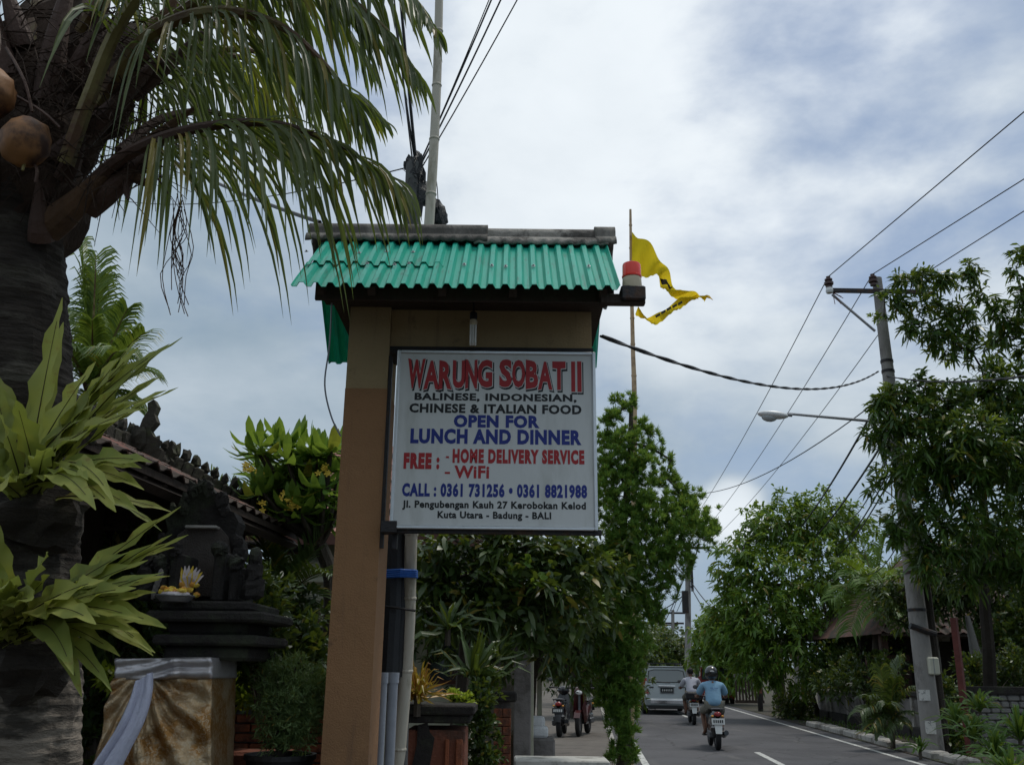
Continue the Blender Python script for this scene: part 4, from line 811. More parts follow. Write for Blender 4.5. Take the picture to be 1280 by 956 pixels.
# ================================================================== bird's nest ferns
def birds_nest(loc, Y, tips, label, seedn):
    random.seed(seedn); e = thing('birds_nest_fern', loc, label, 'fern', 'bird nest ferns on the coconut trunk')
    MB().ball(loc+Vector((0, .06, -.06)), (.19, .16, .15), 16, 10, lump=.5).build('root_ball', 'palm_trunk', e)
    tips = tips+[(px+random.uniform(-30, 20), py+random.uniform(-10, 45), dY+random.uniform(-.15, .2), w_*random.uniform(.7, 1), arch+random.uniform(0, .1)) for (px, py, dY, w_, arch) in tips for _ in (0,)]
    for i, (px, py, dY, w_, arch) in enumerate(tips):
        w_ *= 1.15
        b = loc+Vector((random.uniform(-.06, .06), -.06+random.uniform(-.04, .04), random.uniform(-.03, .05))); tip = P(px, py, Y+dY)
        L = (tip-b).length; c = b.lerp(tip, .45)+Vector((0, -.03, L*arch)); pts = bez(b, c, tip, 16); n = 17
        wd = [w_*(.28+.72*min(1, (k/n)*2.3)**1.1)*(1 if k < 10 else max(.03, ((16-k)/6.5)**.75)) for k in range(n)]; wd = [min(x, w_) for x in wd]
        nr = Vector((random.uniform(-.25, .25), -.75, .65))
        mb = MB(); ribbon_leaf(mb, pts, wd, nr, fold=.22, wave=.42, wavef=1.6, phase=i); o = mb.build('fern_leaf', 'leaf_fern', e, smooth=True)
        s = MB().tube([p-nr.normalized()*-.003 for p in pts[:-2]], [max(.0012, .0045*(1-k/15)) for k in range(15)], 5); s.build('midrib', 'midrib', o)
birds_nest(P(42, 622, 3.85), 3.85, [(78, 372, -.15, .048, .02), (212, 430, -.35, .045, .10), (208, 488, -.4, .04, .08), (176, 432, -.3, .045, .06), (197, 470, -.2, .03, .1), (185, 510, -.5, .04, .12), (-25, 440, -.1, .05, .05), (-60, 520, -.3, .055, .12), (120, 452, -.25, .045, .05), (20, 500, -.45, .05, .08), (190, 578, -.5, .045, .16), (180, 612, -.35, .045, .2), (-30, 600, -.5, .05, .15), (145, 640, -.5, .045, .25), (60, 560, -.55, .04, .12), (-10, 470, -.2, .045, .04), (110, 600, -.6, .045, .2), (215, 640, .1, .03, .15)], 'upper bird nest fern with broad yellow green leaves on the coconut trunk', 5)
birds_nest(P(25, 800, 3.8), 3.8, [(226, 633, -.3, .040, .06), (215, 668, -.3, .03, .08), (208, 785, -.4, .045, .22), (190, 815, -.35, .04, .3), (92, 843, -.5, .045, .3), (160, 690, -.3, .055, .05), (130, 725, -.5, .055, .1), (170, 735, -.5, .05, .12), (60, 690, -.4, .07, .05), (-10, 640, -.2, .055, .05), (-40, 700, -.4, .06, .1), (20, 720, -.55, .055, .1), (120, 780, -.6, .045, .2), (185, 700, -.35, .045, .07), (-50, 800, -.4, .05, .2), (150, 820, -.3, .035, .2), (195, 740, -.2, .035, .1), (178, 775, -.5, .04, .15), (205, 715, -.45, .03, .08), (40, 750, -.6, .05, .12)], 'lower bird nest fern with drooping yellow green leaves above the pale trunk base', 6)
# ================================================================== generic palms
def palm(name, loc, label, fronds, trunk_r=.07, trunk_top=None, lmat='leaf_palm', nl=26, L=.5, w=.014, tmat='bark', grp=None, gr=.12, up=.35, cat='palm tree'):
    e = thing(name, loc, label, cat, grp); top = trunk_top or Vector(loc)
    if trunk_top is not None:
        pts = spline([Vector(loc), Vector(loc).lerp(trunk_top, .5)+Vector((.03, 0, 0)), trunk_top], 8); trunk(MB(), pts, lambda t: trunk_r*(1.1-.25*t), 12, ring=.12, amp=.006, nz=.01).build('trunk', tmat, e)
    for (tip, arch) in fronds:
        c = top.lerp(tip, .5)+Vector((0, 0, arch*(tip-top).length)); pts = bez(top, c, tip, 14); fl = (tip-top).length
        mb = MB(); mb.cur = 0; mb.tube(pts, [max(.003, trunk_r*.22*(1-i/15)) for i in range(15)], 5)
        mb.cur = 1
        for k in range(nl):
            t = .18+.80*k/(nl-1); i = min(13, int(t*14)); p = pts[i].lerp(pts[i+1], t*14-i); tg_ = (pts[i+1]-pts[i]).normalized()
            side = tg_.cross(Vector((0, 0, 1))); side = side.normalized() if side.length > .1 else Vector((1, 0, 0)); nup = side.cross(tg_)
            for s in (-1, 1):
                d = (tg_*(.5+.5*t)+side*s*.8+nup*up*random.uniform(.4, 1.4)).normalized(); ll = L*fl*(.55+.45*math.sin(math.pi*(.12+.8*t)))*random.uniform(.85, 1.1)
                q = [p, p+d*ll*.4+Vector((0, 0, .0)), p+d*ll*.75-Vector((0, 0, gr*ll*.5)), p+d*ll-Vector((0, 0, gr*ll*1.4))]
                ribbon_leaf(mb, q, [w*.6, w, w*.8, w*.06], nup+Vector((random.uniform(-.3, .3), -.4, 0)), fold=.35)
        mb.build('frond', ['petiole', lmat], e)
    return e
random.seed(9)
c0 = P(118, 500, 8.0); t0 = P(112, 440, 8.0)
palm('garden_palm', Vector((P(170, 600, 8.2).x, 8.2, 0)), 'bright green palm behind the coconut trunk against the sky', [(P(182, 415, 7.6), .18), (P(160, 385, 7.9), .2), (P(125, 345, 8.2), .1), (P(100, 300, 8.2), .05), (P(60, 360, 8.4), .15), (P(182, 465, 7.5), .25), (P(165, 510, 7.6), .3), (P(70, 430, 7.4), .3), (P(150, 440, 7.2), .25), (P(115, 400, 7.6), .2), (P(120, 318, 8.0), .03), (P(100, 520, 7.4), .3)], .11, P(112, 505, 8.2), nl=44, L=.30, w=.011, gr=.35)
palm('garden_palm', Vector((P(360, 850, 8.6).x, 8.6, 0)), 'feathery dark green palm in front of the cream house wall', [(P(300, 700, 8.2), .28), (P(335, 690, 8.3), .25), (P(392, 690, 8.4), .22), (P(412, 660, 8.5), .25), (P(400, 745, 8.2), .3), (P(300, 745, 8.2), .3), (P(330, 770, 8.0), .3), (P(385, 770, 8.1), .3), (P(418, 720, 8.0), .3), (P(320, 650, 8.9), .1), (P(350, 810, 8.0), .35)], .05, P(352, 760, 8.6), lmat='leaf_dark', nl=26, L=.38, w=.012)
palm('feather_palm', Vector((P(300, 850, 11.5).x, 11.5, 0)), 'thin feathery palm showing above the dark pavilion roof', [(P(262, 590, 11), .08), (P(288, 600, 11.2), .1), (P(325, 545, 11.5), .05), (P(345, 560, 11.5), .08), (P(300, 615, 11.2), .1), (P(330, 600, 11.2), .08)], .04, P(318, 690, 11.5), nl=30, L=.22, w=.012, up=.6)
palm('roadside_palm', Vector((P(1092, 900, 27).x, 27, 0)), 'pale green palm with arching fronds left of the concrete power pole', [(P(1050, 700, 26), .2), (P(1075, 672, 27), .2), (P(1108, 668, 27), .2), (P(1140, 690, 26.5), .25), (P(1142, 740, 26), .3), (P(1040, 750, 26), .3), (P(1062, 790, 25.5), .35), (P(1115, 790, 25.5), .35), (P(1095, 770, 25), .35), (P(1130, 775, 25.5), .35), (P(1082, 730, 25), .3), (P(1060, 720, 25.5), .28), (P(1120, 720, 25), .28)], .12, P(1095, 745, 27), lmat='leaf_bright', nl=34, L=.34, w=.022, gr=.28, up=.5)
palm('shrub_palm', Vector((P(1115, 925, 21).x, 21, 0)), 'small bushy yellow green palm growing against the right roadside wall', [(P(1085, 870, 20.6), .3), (P(1100, 835, 20.8), .25), (P(1125, 825, 21), .2), (P(1140, 860, 20.6), .3), (P(1090, 905, 20.3), .35), (P(1130, 905, 20.3), .35), (P(1110, 880, 20.2), .3), (P(1075, 890, 20.4), .35), (P(1140, 890, 20.5), .3), (P(1105, 915, 20.2), .35), (P(1118, 850, 20.6), .2)], .04, P(1113, 905, 21), nl=26, L=.4, w=.018, lmat='leaf_dark', gr=.4, cat='palm')
# ================================================================== trees
def tree(name, base, top, lobes, nwh, nl, L, W, mats, label, r0=.16, r1=.05, rb=.045, droop=.45, spread=.9, outw=.5, upw=.2, young=0, cat='tree', grp=None, inner=.3, bark='bark', jit=.22):
    e = thing(name, base, label, cat, grp); mb = MB(); branches(mb, base, top, lobes, r0, r1, rb); mb.build('trunk', bark, e)
    p, d, c = shell_points(lobes, nwh, inner); sets = [whorls(p, d, nl, L, W, outw, upw, droop, spread, jit)+(0,)]
    if young:
        k = rng.choice(nwh, young, replace=False); k = k[np.argsort(-p[k, 2])][:max(1, young*2//3)]; sets.append(whorls(p[k]+d[k]*L*.5, d[k], nl, L*.8, W*.9, .7, .5, .3, .8)+(1,))
    leaf_obj('crown', sets, mats, e); return e
random.seed(31); rng = np.random.default_rng(5)
# near mango tree on the right
def far3(L_): return [(x, y, Y+3, r*1.2) for x, y, Y, r in L_]
tree('mango_tree', Vector((P(1238, 900, 20.8).x, 20.8, 0)), P(1228, 600, 19.5),
     far3([(1128, 350, 15.2, .16), (1150, 345, 15.2, .18), (1175, 347, 15.2, .16), (1120, 378, 15.2, .17), (1147, 380, 15.2, .2), (1172, 380, 15.2, .22), (1195, 388, 15.2, .2), (1205, 408, 15.2, .2), (1190, 428, 15.2, .22), (1165, 412, 15.2, .22), (1138, 408, 15.2, .16), (1215, 440, 15.2, .18), (1228, 462, 15.2, .15), (1106, 372, 15, .10), (1105, 395, 15, .09),
      (1203, 352, 15.5, .12), (1212, 332, 15.5, .12), (1220, 345, 15.5, .14), (1228, 368, 15.5, .18), (1243, 388, 15.5, .2), (1262, 402, 15.5, .22), (1276, 365, 15.5, .2), (1270, 335, 15.5, .18), (1284, 318, 15.5, .16), (1258, 420, 15.5, .2), (1240, 430, 15.5, .16), (1290, 430, 15.5, .3), (1300, 380, 15.5, .35),
      (1098, 515, 14.9, .18), (1106, 498, 14.9, .16), (1103, 545, 14.9, .2), (1125, 490, 15, .2), (1150, 482, 15, .2), (1120, 530, 14.8, .36), (1150, 520, 15, .36), (1185, 505, 15, .42), (1235, 490, 15.2, .5), (1285, 490, 15.2, .5), (1275, 550, 15, .7), (1165, 570, 14.8, .55), (1225, 590, 14.6, .7), (1120, 590, 14.8, .34), (1104, 612, 14.8, .18), (1135, 640, 14.8, .4), (1118, 665, 14.8, .2), (1180, 660, 14.7, .5), (1240, 670, 14.8, .6), (1320, 600, 15, .8), (1210, 550, 14.2, .45), (1280, 720, 15, .4), (1165, 705, 15, .28), (1215, 720, 15, .25), (1150, 690, 15, .2)]),
     1500, 15, .25, .056, ['leaf_mango', 'leaf_mango_young'], 'big dark mango tree with ragged drooping sprays hiding the power pole at the right edge', .16, .08, .05, droop=.42, young=200, spread=.8, bark='bark_dark', inner=.35)
tree('mango_tree', Vector((P(975, 880, 34).x+1.2, 34, 0)), P(985, 740, 34),
     [(985, 655, 33, 1.15), (1030, 655, 33, 1.2), (1065, 665, 33, .9), (950, 665, 33, .9), (925, 700, 32.5, .9), (912, 735, 32.5, .5), (960, 730, 32, 1.5), (1020, 730, 32, 1.6), (1075, 720, 33, 1.0), (930, 775, 32, 1.2), (985, 800, 31.5, 1.4), (1040, 800, 31.5, 1.3), (905, 790, 33, .7), (893, 738, 33, .2), (1000, 640, 33, .7), (1095, 760, 32, .9), (1080, 820, 31.5, .9), (950, 830, 31.5, .8)],
     1700, 13, .30, .085, ['leaf_bright', 'leaf_mango_young'], 'rounded bright green tree standing across the road behind the street lamp', .22, .1, .08, young=60, droop=.5)
tree('cedar_tree', Vector((P(776, 950, 13.5).x, 13.5, 0)), P(785, 500, 13.5),
     [(785, 508, 13.5, .12), (768, 520, 13.4, .12), (800, 535, 13.5, .14), (760, 545, 13.5, .2), (785, 548, 13.3, .2), (815, 562, 13.5, .16), (760, 580, 13.4, .3), (798, 585, 13.3, .28), (832, 596, 13.5, .18), (846, 610, 13.5, .14), (765, 620, 13.3, .4), (812, 625, 13.3, .36), (850, 632, 13.5, .24), (770, 665, 13.3, .42), (820, 665, 13.3, .45), (862, 655, 13.4, .4), (885, 664, 13.5, .15), (893, 655, 13.5, .08), (772, 500, 13.5, .08), (790, 495, 13.5, .07), (758, 528, 13.4, .08), (815, 540, 13.5, .09), (838, 575, 13.5, .09), (868, 622, 13.5, .12), (835, 735, 13.4, .16), (822, 770, 13.4, .14), (755, 700, 13.4, .4), (800, 705, 13.3, .42), (838, 700, 13.4, .35), (765, 745, 13.3, .45), (798, 745, 13.4, .30), (760, 790, 13.3, .42), (782, 800, 13.3, .34), (745, 830, 13.3, .28), (772, 850, 13.3, .30), (776, 890, 13.3, .2), (765, 870, 13.3, .22), (784, 915, 13.2, .14), (790, 870, 13.2, .16), (788, 835, 13.2, .2), (770, 905, 13.2, .16), (776, 930, 13.2, .14), (767, 944, 13.2, .1), (789, 944, 13.2, .1)],
     2900, 52, .082, .012, ['leaf_cedar'], 'tall pointed cedar tree with soft tufted foliage beside the sign and road', .10, .03, .025, droop=-.2, spread=1.0, outw=.35, upw=.45, inner=.35, jit=.05)
random.seed(41)
# frangipani with whorls of large leaves and yellow flowers
fb = Vector((P(405, 850, 8.8).x, 8.8, 0))
fe = thing('frangipani_tree', fb, 'frangipani tree with yellow flowers and large leaves left of the brown column', 'tree'); mb = MB()
heads = 2*[(330, 565), (352, 558), (378, 560), (400, 568), (340, 590), (365, 585), (390, 590), (412, 600), (325, 600), (350, 615), (375, 615), (400, 625), (345, 635), (370, 640), (392, 565), (418, 575), (412, 640), (333, 618), (383, 600), (358, 600), (425, 620), (430, 590)]
B_, D_, L_, W2 = [], [], [], []
J = P(400, 680, 8.7); mb.tube(spline([fb, P(415, 760, 8.8), J], 4), [.08]*5+[.07]*3+[.06], 8)
for (px, py) in heads:
    px += random.uniform(-10, 6); py += random.uniform(-12, 12); h = P(px, py, 8.6+random.uniform(-.5, .4)); mid = J.lerp(h, .55)+Vector((0, 0, -.08)); mb.tube(bez(J, mid, h, 4), [.035, .03, .025, .02, .018], 5)
    for k in range(13):
        a = k*2.4+random.uniform(-.4, .4); el = random.uniform(-.5, .85); B_.append(tuple(h)); D_.append((math.cos(a)*math.cos(el), math.sin(a)*math.cos(el), math.sin(el))); L_.append(random.uniform(.22, .36)); W2.append(random.uniform(.055, .075))
mb.build('trunk', 'bark', fe)
B_, D_, L_, W2 = map(np.array, (B_, D_, L_, W2))
proto = []
for j in range(5):
    m_ = MB(); pts = [Vector((0, 0, 0)), Vector((.02*j, .0, .3)), Vector((.02*j, -.02, .65)), Vector((.03*j, -.16-.05*j, .95))]; pts = spline(pts, 2); ribbon_leaf(m_, pts, [.02, .05, .09, .12, .13, .10, .01], Vector((0, 1, 0)), .25); proto.append(m_.mesh('leaf', 'leaf_frangipani'))
Z = Vector((0, 0, 1)); order = np.argsort(B_[:, 1])[:290]; sel = set(order.tolist())
for i in range(len(B_)):
    if i in sel:
        d = Vector(D_[i]); mt = frame(d, Z).to_4x4(); mt = Matrix((mt.col[0], mt.col[1], Vector((d.x, d.y, d.z, 0)), mt.col[3])).transposed()
        R3 = Matrix((d.cross(Z).normalized() if d.cross(Z).length > .05 else Vector((1, 0, 0)), Vector((0, 0, 0)), d)); s_ = R3[0]; n_ = d.cross(s_)
        Mx = Matrix(((s_.x, n_.x, d.x, B_[i][0]), (s_.y, n_.y, d.y, B_[i][1]), (s_.z, n_.z, d.z, B_[i][2]), (0, 0, 0, 1))) @ Matrix.Scale(float(L_[i]), 4)
        inst(proto[i % 5], 'leaf', fe, Mx)
ns = np.array([i for i in range(len(B_)) if i not in sel]); leaf_obj('crown', [leaves(B_[ns], D_[ns], L_[ns], W2[ns], .2)+(0,)], ['leaf_frangipani'], fe)
pm = MB()
for k in range(5):
    a = k*1.2566; c = Vector((math.cos(a), math.sin(a), .25)); s_ = Vector((-math.sin(a), math.cos(a), 0)); pm.poly([(0, 0, 0), c*.5-s_*.28, c*.95-s_*.1, c*.9+s_*.2, c*.5+s_*.3])
pm = pm.mesh('flower', 'petal_yellow')
for (px, py, n) in ((310, 585, 7), (320, 592, 3), (368, 620, 8), (362, 630, 4), (403, 588, 6), (332, 632, 3), (354, 622, 2), (372, 632, 3)):
    for k in range(n):
        c = P(px+random.uniform(-7, 7), py+random.uniform(-6, 6), 8.15); inst(pm, 'flower', fe, Matrix.Translation(c) @ Matrix.Rotation(random.uniform(.6, 1.8), 4, 'X') @ Matrix.Rotation(random.uniform(0, 6), 4, 'Z') @ Matrix.Scale(.034, 4))
tree('overhanging_tree', Vector((P(1165, 900, 24).x, 24, 0)), P(1165, 780, 24), [(1110, 745, 23.5, .4), (1140, 735, 23.5, .5), (1180, 720, 23.3, .7), (1215, 700, 23.2, .8), (1250, 690, 23, .9), (1285, 720, 23, .9), (1200, 750, 23.3, .6), (1240, 760, 23, .6), (1160, 765, 23.5, .4), (1125, 775, 23.7, .3)], 900, 12, .20, .06, ['leaf_dark', 'leaf_bright'], 'dark leafy tree overhanging the tiled roof behind the concrete pole', .09, .05, .04, young=40, inner=.4)
# big leaved trees and shrubs behind the sign
tree('rubber_tree', Vector((P(548, 900, 9.8).x, 9.8, 0)), P(590, 720, 9.8),
     [(540, 690, 9.6, .28), (575, 680, 9.6, .3), (620, 685, 9.6, .33), (660, 690, 9.7, .33), (700, 685, 9.9, .33), (550, 730, 9.6, .28), (600, 735, 9.5, .33), (650, 740, 9.5, .33), (695, 735, 9.6, .33), (540, 770, 9.6, .22), (620, 775, 9.5, .28), (680, 780, 9.6, .28), (725, 700, 9.9, .3), (720, 760, 10, .3)],
     430, 9, .17, .062, ['leaf_dark', 'leaf_bright'], 'dark broad leaved tree filling the space directly beneath the sign', .09, .05, .03, young=45, droop=.45)
tree('hedge_tree', Vector((P(636, 900, 14.4).x, 14.4, 0)), P(690, 760, 12.5), [(540, 760, 11.4, .5), (585, 780, 11.4, .5), (640, 770, 11.6, .45), (700, 820, 12.2, .3), (720, 850, 12.6, .2), (690, 740, 11.8, .5), (735, 760, 12.4, .45), (560, 700, 12.5, .7), (620, 700, 12.6, .8), (680, 690, 12.6, .7), (730, 720, 12.8, .7), (700, 780, 12.6, .6), (640, 790, 12.8, .7), (575, 790, 12.6, .75), (720, 800, 13.0, .5), (530, 760, 12.5, .6)], 1300, 12, .13, .045, ['leaf_dark', 'leaf_bright'], 'dense dark tree overhanging the gateway behind the broad leaved tree', .12, .06, .04, young=60, inner=.5)
tree('courtyard_tree', Vector((P(716, 880, 30).x, 30, 0)), P(716, 800, 30), [(700, 800, 30, 1.1), (735, 790, 30, 1.4), (765, 780, 31, 1.6), (700, 835, 29.5, .9), (735, 835, 29.5, .9), (770, 850, 30, 1.0)], 800, 12, .2, .07, ['leaf_dark', 'leaf_bright'], 'dark tree over the parked motorcycles beyond the gateway', .15, .08, .06, inner=.5)
for lobes, base, lab, Y, lm in (([(830, 805, 62, 1.1), (842, 812, 60, 1.3), (822, 820, 61, 1.1), (835, 822, 62, 1.3)], 836, 'small round dark tree at the end of the road beside the far pole', 62, 'leaf_dark'),
                  ([(893, 785, 48, .9), (902, 805, 46, 1.5), (888, 822, 47, 1.0), (915, 780, 46, 1.5), (920, 820, 45, 1.6), (884, 800, 48, .5)], 905, 'yellow green tree just right of the far pole', 47, 'leaf_bright'),
                  ([(800, 835, 75, 1.5), (812, 832, 80, 1.5), (790, 815, 75, 2.0), (780, 800, 70, 3)], 800, 'pale green tree beyond the silver car on the left roadside', 78, 'leaf_bright'),
                  ([(770, 800, 42, 2.2), (750, 780, 40, 2.2), (785, 840, 40, 1.2), (760, 840, 40, 1.6)], 768, 'dark tree behind the cedar on the left roadside', 41, 'leaf_dark'),
                  ([(1090, 840, 40, 1.8), (1140, 800, 42, 3), (1200, 780, 42, 3.2), (1260, 760, 40, 3.5)], 1160, 'dark trees behind the red roofed house on the right', 42, 'leaf_dark')):
    tree('far_tree', Vector((P(base, 860, Y).x, Y, 0)), P(base, 800, Y), lobes, 700, 10, .34 if Y > 45 else .26, .12, [lm, 'leaf_bright'], lab, .2, .1, .08, young=30)
lb = []
for k in range(36):
    y = 130+k*9; lb.append((Vector((RX(y, -6.5)+random.uniform(-6, 1), y, random.uniform(1, 4))), random.uniform(2.5, 4))); lb.append((Vector((RX(y, 13.5)+random.uniform(-1, 6), y, random.uniform(1, 4))), random.uniform(2.5, 4)))
for k in range(60): lb.append((Vector((random.uniform(-160, 220), random.uniform(150, 420), 2)), random.uniform(4, 8)))
p, d, c = shell_points(lb, 5000, .2); leaf_obj('distant_woodland', [whorls(p, d, 8, .9, .5, .6, .2, .3, .9)+(0,)], ['leaf_dark'], None)
lb = []
for k in range(22): lb.append((Vector((random.uniform(-16, -4.2), random.uniform(14, 22), random.uniform(.5, 2.2))), random.uniform(1.0, 1.6)))
p, d, c = shell_points(lb, 1800, .3); leaf_obj('garden_thicket', [whorls(p, d, 9, .22, .08, .6, .2, .3, .9)+(0,)], ['leaf_dark'], None)
def bush(name, c, lobes, n, nl, L, W, m, label, cat='bush', spread=.7, droop=.2, upw=.5, extra=None, grp=None):
    e = thing(name, c, label, cat, grp); mb = MB()
    for l in lobes:
        q = P(l[0], l[1], l[2]); mb.tube(bez(Vector(c), Vector(c).lerp(q, .6)+Vector((0, 0, .05)), q, 4), [.014, .012, .01, .007, .004], 5)
    mb.build('stems', 'bark', e); p, d, _ = shell_points(lobes, n, .4); leaf_obj('foliage', [whorls(p, d, nl, L, W, .6, upw, droop, spread)+(0,)], [m], e); return e
# ================================================================== tiled roof helper
def tile_mesh(w_, l_, m, sag=.022, name='roof_tile'):
    mb = MB(); rows = []
    for z0 in (0, -.012):
        for t in (0, 1):
            rows.append([Vector((w_*(u-.5), -l_*t, z0+sag*math.sin(u*2*math.pi+.6)-.0*t)) for u in (0, .2, .4, .6, .8, 1)])
    mb.grid(rows[0:2]); mb.grid(rows[2:4][::-1]); n = 6
    for j in range(n-1): mb.face(n+j, n+j+1, 2*n+j+1, 2*n+j)      # front lip (rows[1] -> rows[3])
    return mb.mesh(name, m)
def tiled_slope(parent, a, b, c, d, tw, tl, mesh_, maxn, m_under='dark_wood', jit=.02, mat_='tile_red'):
    """a,b eave left/right (seen from outside), d,c ridge left/right"""
    a, b, c, d = map(Vector, (a, b, c, d)); MB().prism([a, b, c, d], Vector((0, 0, -.05))).build('roof_deck', m_under, parent)
    nrm = (b-a).cross(d-a).normalized()
    if nrm.z < 0: nrm = -nrm
    up = ((d+c)/2-(a+b)/2); H = up.length; up.normalize(); ex = (b-a).normalized(); up = (up-ex*up.dot(ex)).normalized(); H = ((d-a).dot(up)); nr = int(H/tl); cnt = 0; rest_ = MB()
    for r in range(nr):
        t = r*tl/H; L_ = a.lerp(d, t); R_ = b.lerp(c, t); w_ = (R_-L_).dot(ex); nc = max(1, int(w_/tw)); 
        for k in range(nc):
            p = L_+ex*((k+.5)*w_/nc)+up*(tl*1.08)+nrm*(.018+random.uniform(-.006, .008)); x = ex*(w_/nc/tw)
            tilt = random.uniform(.04, .09); y = up*math.cos(tilt)+nrm*-math.sin(tilt)*-1*-1; z_ = ex.cross(y)
            if z_.z < 0: z_ = -z_
            mx = Matrix(((x.x, y.x, z_.x, p.x), (x.y, y.y, z_.y, p.y), (x.z, y.z, z_.z, p.z), (0, 0, 0, 1)))
            if cnt < maxn: inst(mesh_, 'roof_tile', parent, mx); cnt += 1
            else:
                b0 = len(rest_.v); rest_.v += [mx @ v.co for v in mesh_.vertices]
                for f in mesh_.polygons: rest_.f.append(tuple(b0+i for i in f.vertices)); rest_.mi.append(0)
    if rest_.v: rest_.build('upper_tiles', mat_, parent, kind='stuff')
random.seed(51)
# ================================================================== dark pavilion at the left
XE, ZE = -2.36, 2.76; Y0, Y1 = 5.0, 9.0; sk = .075
e = thing('pavilion', (XE-1.6, 7.2, 0), 'low garden pavilion with red clay tiles and dark carved ridge ornaments behind the shrine', 'pavilion')
A = Vector((XE, Y0, ZE)); B = Vector((XE+sk*(Y1-Y0)+.03, Y1, ZE)); A2 = A+Vector((-1.95, 0, 0)); B2 = B+Vector((-1.95, 0, 0))
R0 = Vector((XE-.97, Y0+1.0, ZE+.50)); R1 = Vector((XE-.70, Y1-1.1, ZE+.50))
tm = tile_mesh(.2, .17, 'tile_red'); tmm = tile_mesh(.2, .17, 'tile_moss')
tiled_slope(e, A, B, R1, R0, .2, .15, tm, 190)
tiled_slope(e, A2, A, R0, R0+Vector((-.01, 0, 0)), .2, .15, tmm, 60, mat_='tile_moss')
MB().poly([B, B2, R1]).poly([B2, A2, R0, R1]).build('roof_deck', 'tile_moss', e)
def ridge_line(p, q, n, s=.09):
    for k in range(n):
        c = p.lerp(q, (k+.5)/n); d = (q-p).normalized(); rot = frame(d, Vector((0, 0, 1))); s2 = s*random.uniform(.85, 1.15)
        mb = MB(); mb.bevbox(c+Vector((0, 0, .03)), (s2*1.5, s2*1.3, (q-p).length/n*.92), .015, rot); mb.ball(c+Vector((0, 0, .10+s2*.5)), (s2*.45, s2*.5, s2*.75), 7, 5, lump=.7); mb.ball(c+d*.06+Vector((0, 0, .07)), (s2*.35, s2*.35, s2*.5), 6, 4, lump=.7)
        mb.build('ridge_tile', 'tile_moss', e)
ridge_line(R1, B, 15); ridge_line(R0, R1, 14); ridge_line(R0, A, 12); ridge_line(R1, B2, 6)
def finial(c, s):
    mb = MB(); pts = [(-.30, 0), (-.34, .10), (-.22, .14), (-.26, .24), (-.12, .26), (-.10, .38), (-.02, .42), (.02, .60), (.08, .72), (.06, .84), (.14, .90), (.20, .80), (.17, .68), (.22, .56), (.14, .44), (.20, .34), (.28, .30), (.24, .20), (.34, .14), (.30, 0)]
    mb.prism([c+Vector((x*s*.85, -.04, z*s*.8)) for x, z in pts], (0, .09, 0)); mb.ball(c+Vector((0, -.05, .25*s)), (.11*s, .05, .15*s), 8, 6, lump=.6); mb.ball(c+Vector((-.12*s, -.05, .1*s)), (.1*s, .05, .08*s), 7, 5, lump=.6); mb.build('roof_finial', 'tile_moss', e)
finial(P(205, 592, 7.9), .40); finial(P(172, 575, 7.4), .70)
for (p, q) in ((A, B), (A2, A), (B, B2)):
    d = (q-p).normalized(); mb = MB(); mb.tube([p+Vector((-.05, .0, -.09)), q+Vector((-.05, 0, -.09))], .045, 4); mb.build('eave_board', 'dark_wood', e)
for k in range(13):
    y = Y0+.2+k*.3; x = XE+sk*(y-Y0); MB().box((x-.35, y, ZE+.10), (.75, .05, .05), Matrix.Rotation(math.atan2(.5, .95), 3, 'Y')).build('rafter', 'dark_wood', e)
for y in (5.4, 8.6):
    for x in (-2.75, -4.0): MB().bevbox((x, y, 1.42), (.16, .16, 2.8), .015).build('post', 'dark_wood', e); MB().bevbox((x, y, .2), (.34, .34, .5), .03).build('post_base', 'volcanic', e)
MB().box((-3.3, 8.75, 1.4), (1.6, .12, 2.7)).build('back_wall', 'bark_dark', e); MB().box((-4.15, 7.0, 1.4), (.12, 3.5, 2.7)).build('side_wall', 'terracotta', e); MB().box((-3.4, 7.0, .1), (1.9, 3.8, .3)).build('floor', 'volcanic', e)
# ================================================================== shrine
def pp(px, py, Y=5.9): return P(px, py, Y)
YS_ = 5.95; cxs = pp(262, 700, YS_).x-.06
e = thing('stone_shrine', (cxs, YS_+.3, 0), 'dark carved stone shrine with a high throne back and two armrests', 'shrine')
def sb(name, px0, px1, py0, py1, y0, dep, m='volcanic', bev=.02):
    a = pp(px0, py0, y0); b = pp(px1, py0, y0); b.z = max(0, pp(px1, py1, y0).z); return MB().bevbox(((a.x+b.x)/2, y0+dep/2, (a.z+b.z)/2), (abs(b.x-a.x), dep, abs(a.z-b.z)), bev).build(name, m, e)
sb('pedestal', 160, 254, 826, 1200, 5.75, .7)
for k, (x0, x1, ya, yb, y0) in enumerate([(205, 330, 806, 826, 5.72), (190, 345, 792, 807, 5.66), (210, 325, 776, 793, 5.74), (182, 352, 762, 777, 5.62), (200, 335, 750, 763, 5.7)]): sb('moulding', x0, x1-22, ya, yb, y0, .75+.04*(k % 2))
bo = [(205, 750), (203, 700), (196, 688), (200, 672), (210, 664), (206, 645), (214, 634), (228, 632), (232, 618), (244, 610), (250, 604), (256, 603), (262, 609), (276, 622), (280, 636), (292, 640), (298, 652), (294, 666), (300, 676), (302, 690), (296, 702), (298, 750)]
q = [pp(x, y, 6.2) for x, y in bo]; q = [Vector((v.x, 6.2, v.z)) for v in q]; MB().prism(q, (0, .18, 0)).build('throne_back', 'volcanic', e)
qi = [(217, 745), (216, 690), (222, 668), (236, 658), (274, 658), (284, 670), (288, 690), (289, 745)]; q = [pp(x, y, 6.17) for x, y in qi]; MB().prism([Vector((v.x, 6.17, v.z)) for v in q], (0, .03, 0)).build('back_panel', 'shrine_panel', e)
